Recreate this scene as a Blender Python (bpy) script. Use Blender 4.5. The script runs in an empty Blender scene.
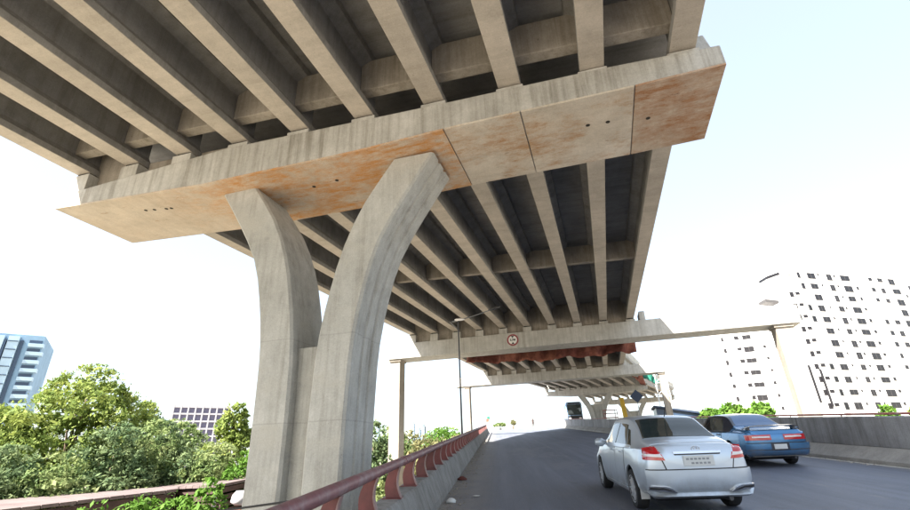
import bpy, bmesh, math, random
import numpy as np
from mathutils import Vector, Matrix

# ------------------------------------------------------------------ camera, world, sun, exposure
scene = bpy.context.scene
COL = scene.collection
YAW, PITCH, ROLL, FPX, CYP = -0.273562, 0.442681, -0.0356866, 478.417, 231.449
def cam_axes():
    cy, sy, cp, sp = math.cos(YAW), math.sin(YAW), math.cos(PITCH), math.sin(PITCH)
    f = Vector((sy*cp, cy*cp, sp)); r = Vector((cy, -sy, 0)); u = r.cross(f)
    return math.cos(ROLL)*r + math.sin(ROLL)*u, -math.sin(ROLL)*r + math.cos(ROLL)*u, f
cr, cu, cf = cam_axes()
cam = bpy.data.cameras.new('camera'); cam_o = bpy.data.objects.new('camera', cam); COL.objects.link(cam_o)
cam.sensor_fit = 'HORIZONTAL'; cam.sensor_width = 36.0; cam.lens = FPX/910*36.0
cam.shift_y = -(255-CYP)/910; cam.clip_start = 0.05; cam.clip_end = 9000
m = Matrix.Identity(4)
for i in range(3):
    m[i][0], m[i][1], m[i][2] = cr[i], cu[i], -cf[i]
cam_o.matrix_world = m
scene.camera = cam_o

SUN = Vector((0.58, 0.80, -1.0)).normalized()          # direction the light travels
sun_el = math.asin(-SUN.z); sun_az = math.atan2(-SUN.x, -SUN.y)   # azimuth of the sun from +Y, clockwise
w = bpy.data.worlds.new('World'); scene.world = w; w.use_nodes = True
nt = w.node_tree; nt.nodes.clear()
sky = nt.nodes.new('ShaderNodeTexSky'); sky.sky_type = 'NISHITA'; sky.sun_disc = False
sky.sun_elevation = sun_el; sky.sun_rotation = sun_az
sky.air_density = 1.0; sky.dust_density = 1.5; sky.ozone_density = 1.0; sky.altitude = 0
hsv = nt.nodes.new('ShaderNodeHueSaturation'); hsv.inputs['Saturation'].default_value = 0.85
bg = nt.nodes.new('ShaderNodeBackground'); bg.inputs['Strength'].default_value = 0.115
wo = nt.nodes.new('ShaderNodeOutputWorld')
veil = nt.nodes.new('ShaderNodeMix'); veil.data_type = 'RGBA'; veil.inputs[0].default_value = 0.55      # thin white haze layer over the whole sky
veil.inputs[7].default_value = (1.75, 1.95, 2.05, 1)
nt.links.new(sky.outputs[0], hsv.inputs['Color']); nt.links.new(hsv.outputs[0], veil.inputs[6]); nt.links.new(veil.outputs[2], bg.inputs[0]); nt.links.new(bg.outputs[0], wo.inputs[0])
sl = bpy.data.lights.new('sun', 'SUN'); sl.energy = 5.0; sl.angle = math.radians(0.5); sl.color = (1.0, 0.95, 0.87)
so = bpy.data.objects.new('sun', sl); COL.objects.link(so)
so.rotation_euler = SUN.to_track_quat('-Z', 'Y').to_euler(); so.location = (-30, -50, 70)
vs = scene.view_settings
vs.view_transform = 'Standard'; vs.look = 'None'; vs.exposure = 2.25; vs.gamma = 1.0; vs.use_curve_mapping = False
scene.cycles.use_denoising = True
scene.cycles.max_bounces = 8; scene.cycles.diffuse_bounces = 5

# ------------------------------------------------------------------ road frame
S = 0.0641631
T2 = np.array([-0.2036554, 0.9790426]); N2 = np.array([0.9790426, 0.2036554])
def zprof(a):
    if a <= 84: return -1.5 + S*a
    b = min(a, 116) - 84
    z = -1.5 + S*84 + S*b - 0.5*(0.0942/32)*b*b
    if a > 116: z += -0.03*(a-116)
    return z
def RP(a, r, h=0.0):
    p = T2*a + N2*r
    return Vector((p[0], p[1], zprof(a)+h))
def polar(az, d, z=0.0):
    a = math.radians(az); return Vector((math.sin(a)*d, math.cos(a)*d, z))
GZ = -5.5
rnd = random.Random(7)

# ------------------------------------------------------------------ mesh helpers
class MB:
    def __init__(s): s.v = []; s.f = []; s.mi = []; s.uv = None; s.cur = 0
    def add(s, vs_, fs):
        o = len(s.v); s.v += [tuple(p) for p in vs_]; s.f += [tuple(i+o for i in f) for f in fs]; s.mi += [s.cur]*len(fs); return s
    def box(s, a, b):
        x0, y0, z0 = a; x1, y1, z1 = b
        return s.add([(x0,y0,z0),(x1,y0,z0),(x1,y1,z0),(x0,y1,z0),(x0,y0,z1),(x1,y0,z1),(x1,y1,z1),(x0,y1,z1)],
                     [(0,3,2,1),(4,5,6,7),(0,1,5,4),(1,2,6,5),(2,3,7,6),(3,0,4,7)])
    def hexa(s, p):   # 8 points: bottom 4 ccw, top 4
        return s.add(p, [(0,3,2,1),(4,5,6,7),(0,1,5,4),(1,2,6,5),(2,3,7,6),(3,0,4,7)])
    def loft(s, rings, closed=True, caps=True):
        n = len(rings[0]); vs_ = [p for r in rings for p in r]; fs = []
        for i in range(len(rings)-1):
            for j in range(n if closed else n-1):
                k = (j+1) % n
                fs.append((i*n+j, i*n+k, (i+1)*n+k, (i+1)*n+j))
        if caps and closed:
            fs.append(tuple(range(n-1, -1, -1))); fs.append(tuple((len(rings)-1)*n+j for j in range(n)))
        return s.add(vs_, fs)
    def prism(s, poly, f0, f1):   # poly 2d, f0/f1 map (a,b)->3d
        return s.loft([[f0(*p) for p in poly], [f1(*p) for p in poly]])
    def tube(s, path, rad, n=8):
        path = [Vector(p) for p in path]; rings = []
        rads = rad if isinstance(rad, (list, tuple)) else [rad]*len(path)
        for i, p in enumerate(path):
            d = (path[min(i+1, len(path)-1)] - path[max(i-1, 0)]).normalized()
            ref = Vector((0,0,1)) if abs(d.z) < 0.9 else Vector((1,0,0))
            a = d.cross(ref).normalized(); b = a.cross(d)
            rings.append([p + rads[i]*(math.cos(q)*a + math.sin(q)*b) for q in (2*math.pi*k/n for k in range(n))])
        return s.loft(rings)
    def lathe(s, prof, n=20, axis='z', c=(0,0,0), caps=True):
        rings = []
        for r_, h in prof:
            ring = []
            for k in range(n):
                q = 2*math.pi*k/n
                a, b = r_*math.cos(q), r_*math.sin(q)
                ring.append({'z': (a, b, h), 'y': (a, h, b), 'x': (h, a, b)}[axis])
            rings.append([(p[0]+c[0], p[1]+c[1], p[2]+c[2]) for p in ring])
        return s.loft(rings, caps=caps)
    def mesh(s, name):
        me = bpy.data.meshes.new(name); me.from_pydata([tuple(p) for p in s.v], [], s.f)
        if any(s.mi): me.polygons.foreach_set('material_index', s.mi)
        me.update(); return me

def fix(me):
    bm = bmesh.new(); bm.from_mesh(me); bmesh.ops.recalc_face_normals(bm, faces=bm.faces); bm.to_mesh(me); bm.free()
def wloc(o):
    v = Vector((0,0,0))
    while o is not None: v += o.location; o = o.parent
    return v
def obj(name, mb, mat, parent=None, smooth=False, bevel=0.0, local=False, fixn=True, autosm=None):
    me = mb.mesh(name) if isinstance(mb, MB) else mb
    if fixn: fix(me)
    mats = mat if isinstance(mat, (list, tuple)) else [mat]
    if len(me.materials) == 0:
        for q in mats: me.materials.append(q)
    if smooth:
        me.polygons.foreach_set('use_smooth', [True]*len(me.polygons))
        if autosm: me.set_sharp_from_angle(angle=math.radians(autosm))
    o = bpy.data.objects.new(name, me); COL.objects.link(o)
    if parent is not None:
        o.parent = parent
        if not local: o.location = -wloc(parent)
    if bevel > 0:
        b = o.modifiers.new('bevel', 'BEVEL'); b.width = bevel; b.segments = 2; b.limit_method = 'ANGLE'; b.angle_limit = math.radians(35)
    return o
def tag(o, label, cat, group=None):
    o['label'] = label; o['category'] = cat
    if group: o['group'] = group
    return o
def thing(name, label, cat, loc=(0,0,0), group=None):
    o = bpy.data.objects.new(name, None); COL.objects.link(o); o.location = loc; o.empty_display_size = 0.3
    return tag(o, label, cat, group)
def struct(name, mb, mat, **k):
    o = obj(name, mb, mat, **k); o['kind'] = 'structure'; return o
def copy_tree(o, parent=None):
    c = o.copy(); COL.objects.link(c)
    if parent is not None: c.parent = parent
    for ch in list(o.children): copy_tree(ch, c)
    return c

# ------------------------------------------------------------------ materials
def newmat(name):
    mt = bpy.data.materials.new(name); mt.use_nodes = True; n = mt.node_tree
    return mt, n, n.nodes['Principled BSDF']
def N(n, kind, **k):
    nd = n.nodes.new(kind)
    for a, b in k.items():
        if a in nd.inputs: nd.inputs[a].default_value = b
        else: setattr(nd, a, b)
    return nd
def mixc(n, fac, a, b, mode='MIX'):
    mx = n.nodes.new('ShaderNodeMix'); mx.data_type = 'RGBA'; mx.blend_type = mode
    for sock, val in ((mx.inputs[0], fac), (mx.inputs[6], a), (mx.inputs[7], b)):
        if hasattr(val, 'default_value') and not isinstance(val, (int, float)): n.links.new(val, sock)
        elif isinstance(val, (int, float)): sock.default_value = val
        else: sock.default_value = (*val, 1)
    return mx.outputs[2]
def ramp(n, src, p0, p1, c0=(0,0,0), c1=(1,1,1)):
    r = n.nodes.new('ShaderNodeValToRGB'); r.color_ramp.elements[0].position = p0; r.color_ramp.elements[1].position = p1
    r.color_ramp.elements[0].color = (*c0, 1); r.color_ramp.elements[1].color = (*c1, 1)
    n.links.new(src, r.inputs[0]); return r.outputs[0]
def noise(n, vec, scale, detail=5, rough=0.6, sc=(1,1,1), loc=(0,0,0)):
    mp = n.nodes.new('ShaderNodeMapping'); mp.inputs['Scale'].default_value = sc; mp.inputs['Location'].default_value = loc
    n.links.new(vec, mp.inputs[0])
    t = N(n, 'ShaderNodeTexNoise', Scale=scale, Detail=detail, Roughness=rough); n.links.new(mp.outputs[0], t.inputs[0]); return t.outputs[0]
def concrete(name, base, dark, streak=0.5, rust=None, rust_lo=0.42, rust_hi=0.6, bump=0.25, seed=0.0, grime=None, saxis='Z', rx=None, lines=(), mottle=0.35):
    mt, n, p = newmat(name)
    tc = n.nodes.new('ShaderNodeTexCoord'); v = tc.outputs['Object']
    c = mixc(n, ramp(n, noise(n, v, 0.4, 10, 0.72, loc=(seed, 0, 0)), 0.36, 0.64), dark, base)
    c = mixc(n, mottle, c, ramp(n, noise(n, v, 1.9, 10, 0.78, loc=(seed, 3, 0)), 0.36, 0.64, (0.55,0.54,0.52), (1.16,1.15,1.13)), 'MULTIPLY')
    s1 = {'Z': (1,1,0.05), 'Y': (1,0.05,1), 'X': (0.05,1,1)}[saxis]
    c = mixc(n, streak, c, ramp(n, noise(n, v, 5.5, 8, 0.7, s1, (seed,0,0)), 0.46, 0.66, (1,1,1), (0.55,0.53,0.49)), 'MULTIPLY')
    c = mixc(n, streak*0.9, c, ramp(n, noise(n, v, 1.6, 8, 0.75, s1, (seed+7,2,0)), 0.54, 0.64, (1,1,1), (0.58,0.55,0.50)), 'MULTIPLY')
    if grime:
        c = mixc(n, ramp(n, noise(n, v, 0.9, 9, 0.75, (0.5,0.5,1.4), (seed+9,0,0)), 0.52, 0.66), c, grime)
    if rust:
        mk = ramp(n, noise(n, v, 0.7, 10, 0.75, (1,1.6,1), (seed+5,1,0)), rust_lo, rust_hi)
        mk2 = ramp(n, noise(n, v, 3.5, 10, 0.8, (0.6,2.2,1), (seed+2,1,0)), 0.34, 0.58)
        mm = n.nodes.new('ShaderNodeMath'); mm.operation = 'MULTIPLY'; n.links.new(mk, mm.inputs[0]); n.links.new(mk2, mm.inputs[1]); fac = mm.outputs[0]
        if rx:
            sx = n.nodes.new('ShaderNodeSeparateXYZ'); n.links.new(v, sx.inputs[0])
            mr = n.nodes.new('ShaderNodeMapRange'); mr.inputs[1].default_value = rx[0]; mr.inputs[2].default_value = rx[1]; n.links.new(sx.outputs[0], mr.inputs[0])
            m3 = n.nodes.new('ShaderNodeMath'); m3.operation = 'MULTIPLY'; n.links.new(fac, m3.inputs[0]); n.links.new(mr.outputs[0], m3.inputs[1]); fac = m3.outputs[0]
        c = mixc(n, fac, c, rust)
        c = mixc(n, ramp(n, noise(n, v, 2.6, 10, 0.8, (0.5,1.8,1), (seed+12,4,0)), 0.60, 0.70), c, tuple(x*0.45 for x in rust))
    fine = noise(n, v, 34, 9, 0.8)
    c = mixc(n, 0.4, c, ramp(n, fine, 0.32, 0.68, (0.55,0.55,0.55), (1.25,1.25,1.25)), 'MULTIPLY')
    pits = ramp(n, noise(n, v, 15, 3, 0.6, loc=(seed,5,1)), 0.68, 0.74, (1,1,1), (0.5,0.48,0.45))
    c = mixc(n, 0.7, c, pits, 'MULTIPLY')
    if lines:                                    # pour joints: thin stained lines at the lift heights
        sz = n.nodes.new('ShaderNodeSeparateXYZ'); n.links.new(v, sz.inputs[0])
        wob = n.nodes.new('ShaderNodeMath'); wob.operation = 'MULTIPLY_ADD'; wob.inputs[1].default_value = 0.06; n.links.new(noise(n, v, 2.5, 5, 0.7), wob.inputs[0]); n.links.new(sz.outputs[2], wob.inputs[2])
        for zl in lines:
            cp = n.nodes.new('ShaderNodeMath'); cp.operation = 'COMPARE'; cp.inputs[1].default_value = zl; cp.inputs[2].default_value = 0.012; n.links.new(wob.outputs[0], cp.inputs[0])
            m4 = n.nodes.new('ShaderNodeMath'); m4.operation = 'MULTIPLY'; m4.inputs[1].default_value = 0.22; n.links.new(cp.outputs[0], m4.inputs[0])
            c = mixc(n, m4.outputs[0], c, tuple(x*0.4 for x in dark))
    n.links.new(c, p.inputs['Base Color']); p.inputs['Roughness'].default_value = 0.85
    p.inputs['Specular IOR Level'].default_value = 0.25
    bp = N(n, 'ShaderNodeBump', Strength=bump, Distance=0.03)
    n.links.new(fine, bp.inputs['Height']); n.links.new(bp.outputs[0], p.inputs['Normal'])
    return mt
def plain(name, col, rough=0.6, metal=0.0, var=0.15, scale=6.0, coat=0.0, spec=0.5, bump=0.0, dirt=None):
    mt, n, p = newmat(name)
    tc = n.nodes.new('ShaderNodeTexCoord'); v = tc.outputs['Object']
    ns = noise(n, v, scale, 6, 0.65)
    c = mixc(n, var, col, ramp(n, ns, 0.3, 0.7, tuple(x*0.35 for x in col), tuple(min(1.0, x*1.35) for x in col)))
    if dirt: c = mixc(n, ramp(n, noise(n, v, scale*0.35, 8, 0.7), 0.48, 0.7), c, dirt)
    n.links.new(c, p.inputs['Base Color']); p.inputs['Roughness'].default_value = rough; p.inputs['Metallic'].default_value = metal
    p.inputs['Coat Weight'].default_value = coat; p.inputs['Specular IOR Level'].default_value = spec; p.inputs['Coat Roughness'].default_value = 0.04
    if bump:
        bp = N(n, 'ShaderNodeBump', Strength=bump, Distance=0.02); n.links.new(ns, bp.inputs['Height']); n.links.new(bp.outputs[0], p.inputs['Normal'])
    return mt
def leafmat(name, c0, c1, c2, trans=0.35):
    mt, n, p = newmat(name)
    g = n.nodes.new('ShaderNodeNewGeometry')
    tc = n.nodes.new('ShaderNodeTexCoord')
    c = mixc(n, g.outputs['Random Per Island'], c0, c1)
    c = mixc(n, ramp(n, noise(n, tc.outputs['Object'], 0.55, 4, 0.6), 0.5, 0.72), c, c2)
    n.links.new(c, p.inputs['Base Color']); p.inputs['Roughness'].default_value = 0.65; p.inputs['Specular IOR Level'].default_value = 0.15
    tr = n.nodes.new('ShaderNodeBsdfTranslucent'); n.links.new(c, tr.inputs[0])
    mx = n.nodes.new('ShaderNodeMixShader'); mx.inputs[0].default_value = trans
    out = n.nodes['Material Output']
    n.links.new(p.outputs[0], mx.inputs[1]); n.links.new(tr.outputs[0], mx.inputs[2]); n.links.new(mx.outputs[0], out.inputs[0])
    return mt

M = {}
M['girder'] = concrete('girder_web_concrete', (0.35,0.34,0.325), (0.25,0.243,0.23), 0.4, seed=1, bump=0.2)  # darker than the soffit: steel-formed concrete plus low light put into the tone
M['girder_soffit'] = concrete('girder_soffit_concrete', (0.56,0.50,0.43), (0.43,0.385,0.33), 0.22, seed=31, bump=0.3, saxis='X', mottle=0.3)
M['slab'] = concrete('slab_concrete', (0.38,0.37,0.36), (0.25,0.243,0.235), 0.4, seed=4, saxis='X')
M['diaphragm'] = concrete('diaphragm_concrete', (0.46,0.41,0.35), (0.29,0.26,0.22), 0.6, seed=6)
M['cap'] = concrete('cap_concrete', (0.57,0.56,0.53), (0.42,0.41,0.38), 0.75, seed=2)
M['cap_rust'] = concrete('cap_soffit_rust', (0.60,0.53,0.45), (0.53,0.44,0.35), 0.15, rust=(0.52,0.24,0.07), rust_lo=0.40, rust_hi=0.54, seed=11, saxis='Y', rx=(-10.2,-7.4))
M['cap_beige'] = concrete('cap_soffit_beige', (0.66,0.60,0.52), (0.56,0.49,0.40), 0.15, rust=(0.40,0.22,0.10), rust_lo=0.46, rust_hi=0.62, seed=15, saxis='X')
M['cap_brown'] = concrete('cap_soffit_brown', (0.58,0.49,0.40), (0.50,0.40,0.31), 0.15, rust=(0.34,0.16,0.07), rust_lo=0.38, rust_hi=0.56, seed=19, saxis='Y')
M['pier'] = concrete('pier_concrete', (0.52,0.52,0.50), (0.39,0.39,0.37), 0.5, seed=3, bump=0.3, grime=(0.43,0.42,0.385), lines=(0.72, 2.28))
M['portal'] = concrete('portal_concrete', (0.56,0.55,0.52), (0.46,0.45,0.42), 0.5, seed=8)
M['column'] = concrete('portal_column_concrete', (0.37,0.335,0.29), (0.31,0.275,0.23), 0.4, seed=9)
M['barrier'] = concrete('barrier_concrete', (0.36,0.35,0.335), (0.25,0.245,0.23), 0.7, seed=21, bump=0.6)
M['dark_barrier'] = concrete('dark_barrier_concrete', (0.37,0.365,0.37), (0.25,0.247,0.25), 0.7, seed=22, bump=0.9)
M['curb'] = concrete('barrier_foot_concrete', (0.40,0.38,0.35), (0.28,0.27,0.25), 0.2, seed=25, bump=0.6)
M['rail_red'] = plain('rail_red_paint', (0.21,0.085,0.09), 0.5, 0.0, 0.4, 9, dirt=(0.27,0.20,0.20))
M['post_red'] = plain('post_red_paint', (0.15,0.035,0.033), 0.5, 0.0, 0.5, 7, dirt=(0.09,0.026,0.025))
M['post_edge'] = plain('post_edge_worn', (0.27,0.17,0.16), 0.6, 0, 0.4, 12)
M['steel'] = plain('galvanised_steel', (0.25,0.26,0.27), 0.45, 0.7)
M['dark_steel'] = plain('dark_steel', (0.07,0.07,0.075), 0.5, 0.3)
M['rubber'] = plain('rubber', (0.022,0.022,0.022), 0.8, 0, 0.3, 14)
M['hole'] = plain('dark_hole', (0.03,0.025,0.02), 0.9)
M['white'] = plain('white_paint', (0.78,0.78,0.76), 0.6, 0, 0.08)
M['lampwhite'] = plain('lamp_white', (0.85,0.85,0.85), 0.35, 0, 0.05)
M['black'] = plain('black_paint', (0.015,0.015,0.017), 0.5)
M['sign_red'] = plain('sign_red', (0.30,0.07,0.08), 0.5)
M['net_red'] = plain('net_red', (0.17,0.055,0.042), 0.95, 0, 0.8, 1.6, dirt=(0.42,0.17,0.11))
M['net_green'] = plain('net_green', (0.02,0.17,0.12), 0.9, 0, 0.5, 3)
M['yellow'] = plain('yellow_paint', (0.65,0.42,0.04), 0.5, 0, 0.3)
M['signblue'] = plain('sign_blue', (0.014,0.026,0.055), 0.6)
M['rust'] = plain('rusty_steel', (0.085,0.05,0.042), 0.85, 0.1, 0.5, 3, dirt=(0.045,0.028,0.024))
M['roof_rust'] = plain('rusty_roof', (0.15,0.115,0.11), 0.85, 0.0, 0.4, 1.0, dirt=(0.10,0.065,0.06))
M['bark'] = plain('bark', (0.14,0.10,0.065), 0.9, 0, 0.5, 5, bump=0.6)
M['bld_white'] = plain('white_render', (0.80,0.79,0.77), 0.8, 0, 0.08, 0.3)
M['win_dark'] = plain('window_dark', (0.016,0.014,0.016), 0.35, 0, 0.5, 0.9)
M['win_red'] = plain('curtain_red', (0.10,0.03,0.03), 0.7)
M['win_teal'] = plain('curtain_teal', (0.01,0.16,0.16), 0.7)
M['win_frame'] = plain('window_frame', (0.075,0.07,0.07), 0.5)
M['tower_glass'] = plain('tower_glass', (0.20,0.32,0.44), 0.6, 0.0, 0.4, 0.25)
M['tower_fin'] = plain('tower_fin', (0.36,0.48,0.58), 0.4, 0.0, 0.2, 0.4)
M['tower_dark'] = plain('tower_dark', (0.03,0.055,0.10), 0.3, 0.0, 0.3, 0.4)
M['grey_bld'] = plain('grey_block', (0.52,0.50,0.52), 0.8)
M['purple_glass'] = plain('purple_glass', (0.11,0.10,0.16), 0.3)
M['far_bld'] = plain('far_block', (0.13,0.16,0.19), 0.8)
M['leaf_yel'] = leafmat('leaf_yellow_green', (0.09,0.14,0.03), (0.24,0.30,0.07), (0.36,0.38,0.10))
M['leaf_mid'] = leafmat('leaf_mid_green', (0.09,0.15,0.05), (0.27,0.33,0.13), (0.38,0.41,0.19), 0.45)
M['leaf_dark'] = leafmat('leaf_dark_green', (0.05,0.095,0.045), (0.19,0.26,0.12), (0.32,0.37,0.18), 0.45)
M['leaf_bright'] = leafmat('leaf_bright_green', (0.07,0.16,0.02), (0.13,0.24,0.04), (0.18,0.28,0.06))
M['leaf_pale'] = leafmat('leaf_pale', (0.15,0.16,0.07), (0.22,0.21,0.10), (0.27,0.21,0.10))

def road_material():
    mt, n, p = newmat('asphalt')
    uv = n.nodes.new('ShaderNodeUVMap'); v = uv.outputs[0]
    tc = n.nodes.new('ShaderNodeTexCoord'); ob = tc.outputs['Object']
    base = mixc(n, ramp(n, noise(n, v, 0.5, 7, 0.65, (1.0, 0.12, 1)), 0.3, 0.72), (0.11,0.119,0.15), (0.17,0.183,0.225))
    base = mixc(n, 0.5, base, ramp(n, noise(n, ob, 38, 4, 0.75), 0.3, 0.72, (0.55,0.55,0.55), (1.45,1.45,1.45)), 'MULTIPLY')
    base = mixc(n, ramp(n, noise(n, v, 1.1, 6, 0.7, (1.0, 0.5, 1), (4,2,0)), 0.62, 0.78), base, (0.075,0.08,0.098))
    base = mixc(n, 0.5, base, ramp(n, noise(n, v, 2.2, 8, 0.75, (1.0, 0.03, 1), (1,6,0)), 0.36, 0.66, (0.62,0.62,0.62), (1.3,1.3,1.3)), 'MULTIPLY')
    base = mixc(n, ramp(n, noise(n, v, 0.35, 9, 0.7, (1.0, 0.4, 1), (8,2,0)), 0.56, 0.60), base, (0.155,0.162,0.19))
    sx = n.nodes.new('ShaderNodeSeparateXYZ'); n.links.new(v, sx.inputs[0])
    ns = noise(n, ob, 1.4, 8, 0.72)
    for lr in (2.75, 6.6):
        cp = n.nodes.new('ShaderNodeMath'); cp.operation = 'COMPARE'; cp.inputs[1].default_value = lr; cp.inputs[2].default_value = 0.065; n.links.new(sx.outputs[0], cp.inputs[0])
        mm = n.nodes.new('ShaderNodeMath'); mm.operation = 'MULTIPLY'; n.links.new(cp.outputs[0], mm.inputs[0]); n.links.new(ramp(n, noise(n, v, 0.8, 9, 0.8, (1.5, 0.6, 1), (lr,0,0)), 0.50, 0.66), mm.inputs[1])
        base = mixc(n, mm.outputs[0], base, (0.24,0.235,0.225))
    def edge(a, b, flip):
        mr = n.nodes.new('ShaderNodeMapRange'); mr.inputs[1].default_value = a; mr.inputs[2].default_value = b
        mr.inputs[3].default_value = 1.0 if flip else 0.0; mr.inputs[4].default_value = 0.0 if flip else 1.0
        n.links.new(sx.outputs[0], mr.inputs[0])
        mm = n.nodes.new('ShaderNodeMath'); mm.operation = 'MULTIPLY'; n.links.new(mr.outputs[0], mm.inputs[0])
        r2 = ramp(n, ns, 0.22, 0.55); n.links.new(r2, mm.inputs[1]); return mm.outputs[0]
    c = mixc(n, edge(-1.25, -0.05, True), base, (0.30,0.28,0.255))
    c = mixc(n, edge(9.7, 10.3, False), c, (0.20,0.19,0.17))
    n.links.new(c, p.inputs['Base Color']); p.inputs['Roughness'].default_value = 0.6; p.inputs['Specular IOR Level'].default_value = 0.5
    bp = N(n, 'ShaderNodeBump', Strength=0.45, Distance=0.012); n.links.new(noise(n, ob, 60, 3, 0.7), bp.inputs['Height']); n.links.new(bp.outputs[0], p.inputs['Normal'])
    return mt
M['asphalt'] = road_material()
def ground_material():
    mt, n, p = newmat('ground')
    tc = n.nodes.new('ShaderNodeTexCoord'); v = tc.outputs['Object']
    c = mixc(n, ramp(n, noise(n, v, 0.06, 8, 0.7), 0.4, 0.62), (0.38,0.335,0.28), (0.27,0.245,0.18))
    c = mixc(n, 0.4, c, ramp(n, noise(n, v, 1.5, 6, 0.7), 0.3, 0.7, (0.5,0.5,0.5), (1.3,1.3,1.3)), 'MULTIPLY')
    n.links.new(c, p.inputs['Base Color']); p.inputs['Roughness'].default_value = 0.95
    return mt
M['ground'] = ground_material()

# ------------------------------------------------------------------ ground and road
g = MB(); g.add([(-4000,-4000,GZ),(4000,-4000,GZ),(4000,4000,GZ),(-4000,4000,GZ)], [(0,1,2,3)])
struct('ground', g, M['ground'], fixn=False)

def strip(r0, r1, a0, a1, da, h=0.0, nr=1):
    mb = MB(); n = int((a1-a0)/da); uv = []
    for i in range(n+1):
        a = a0 + (a1-a0)*i/n
        for k in range(nr+1):
            r = r0 + (r1-r0)*k/nr
            mb.v.append(tuple(RP(a, r, h))); uv.append((r, a))
    w_ = nr+1
    for i in range(n):
        for k in range(nr):
            mb.f.append((i*w_+k, i*w_+k+1, (i+1)*w_+k+1, (i+1)*w_+k)); mb.mi.append(0)
    me = mb.mesh('strip'); l = me.uv_layers.new(name='UVMap')
    for lp in me.loops: l.data[lp.index].uv = uv[lp.vertex_index]
    return me
struct('road', strip(-1.3, 10.75, -24, 150, 2.0), M['asphalt'], fixn=False)
struct('road', strip(10.75, 14.6, -24, 150, 2.0, h=0.002), M['asphalt'], fixn=False)
# retaining body of the ramp
mb = MB(); rings = []
for i in range(60):
    a = -24 + 174*i/59
    rings.append([RP(a,-1.78,-0.03), RP(a,14.75,-0.03), Vector((*RP(a,14.75)[:2], GZ-0.3)), Vector((*RP(a,-1.78)[:2], GZ-0.3))])
mb.loft(rings); struct('ramp_embankment', mb, M['barrier'])
# foot line along the right barrier
mk = strip(9.98, 10.14, -24, 110, 2.0, h=0.006)
o = struct('edge_line', mk, plain('worn_edge_paint', (0.50,0.48,0.43), 0.8, 0, 0.4, 2.5, dirt=(0.16,0.155,0.15)), fixn=False)

# ------------------------------------------------------------------ left railing: parapet, posts, handrail
t_ = thing('railing', 'dark red post and tube railing on a low concrete parapet along the road edge', 'railing', tuple(RP(20,-1.5)))
prof = [(-1.20,-0.05),(-1.22,0.12),(-1.36,0.50),(-1.40,0.55),(-1.66,0.55),(-1.76,0.50),(-1.78,-0.05)]
k = 0
edges = [-20.0, -12.0, -4.0, 4.0, 9.75, 15.5, 21.5, 28, 35, 42, 50, 58, 66, 71]
for a0, a1 in zip(edges[:-1], edges[1:]):
    mb = MB(); mb.loft([[RP(a, r, h) for r, h in prof] for a in np.linspace(a0+0.012, a1-0.012, 4)])
    obj('parapet_segment', mb, M['barrier'], t_, bevel=0.012)
path = [RP(a, -1.47, 0.975) for a in np.arange(-20, 71.2, 1.5)]
mb = MB(); mb.tube(path, 0.062, 12); obj('handrail', mb, M['rail_red'], t_, smooth=True, autosm=40)
for a in (2.65, 8.05, 13.4, 18.9, 24.4, 29.9):
    mb = MB(); mb.tube([RP(a-0.05,-1.47,0.975), RP(a+0.05,-1.47,0.975)], 0.069, 12); obj('rail_sleeve', mb, M['rail_red'], t_, smooth=True, autosm=40)
a = 0.6 - 1.37*12; post_i = 0
while a < 70.6:
    # curved plate standing across the rail with a flange on the road side
    cx = []
    for q in range(7):
        u = q/6; h = 0.545 + u*0.385
        cx.append((-1.385 - 0.05*math.sin(u*math.pi) - 0.03*u, h))
    outer = [(r-0.21+0.09*(i/6), h) for i, (r, h) in enumerate(cx)]
    poly = cx + outer[::-1]
    mb = MB(); mb.loft([[RP(a-0.014, r, h) for r, h in poly], [RP(a+0.014, r, h) for r, h in poly]])
    p_ = obj('post', mb, M['post_red'], t_)
    mb = MB(); mb.loft([[RP(a-0.045, r, h), RP(a+0.045, r, h), RP(a+0.045, r+0.014, h), RP(a-0.045, r+0.014, h)] for r, h in cx])
    f_ = obj('flange', mb, M['post_edge'], p_)
    f_.location = (0,0,0)
    mb = MB(); mb.hexa([RP(a-0.09,-1.64,0.548), RP(a+0.09,-1.64,0.548), RP(a+0.09,-1.375,0.548), RP(a-0.09,-1.375,0.548),
                        RP(a-0.09,-1.64,0.562), RP(a+0.09,-1.64,0.562), RP(a+0.09,-1.375,0.562), RP(a-0.09,-1.375,0.562)])
    b_ = obj('base_plate', mb, M['post_red'], p_); b_.location = (0,0,0)
    a += 1.37; post_i += 1
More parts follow.
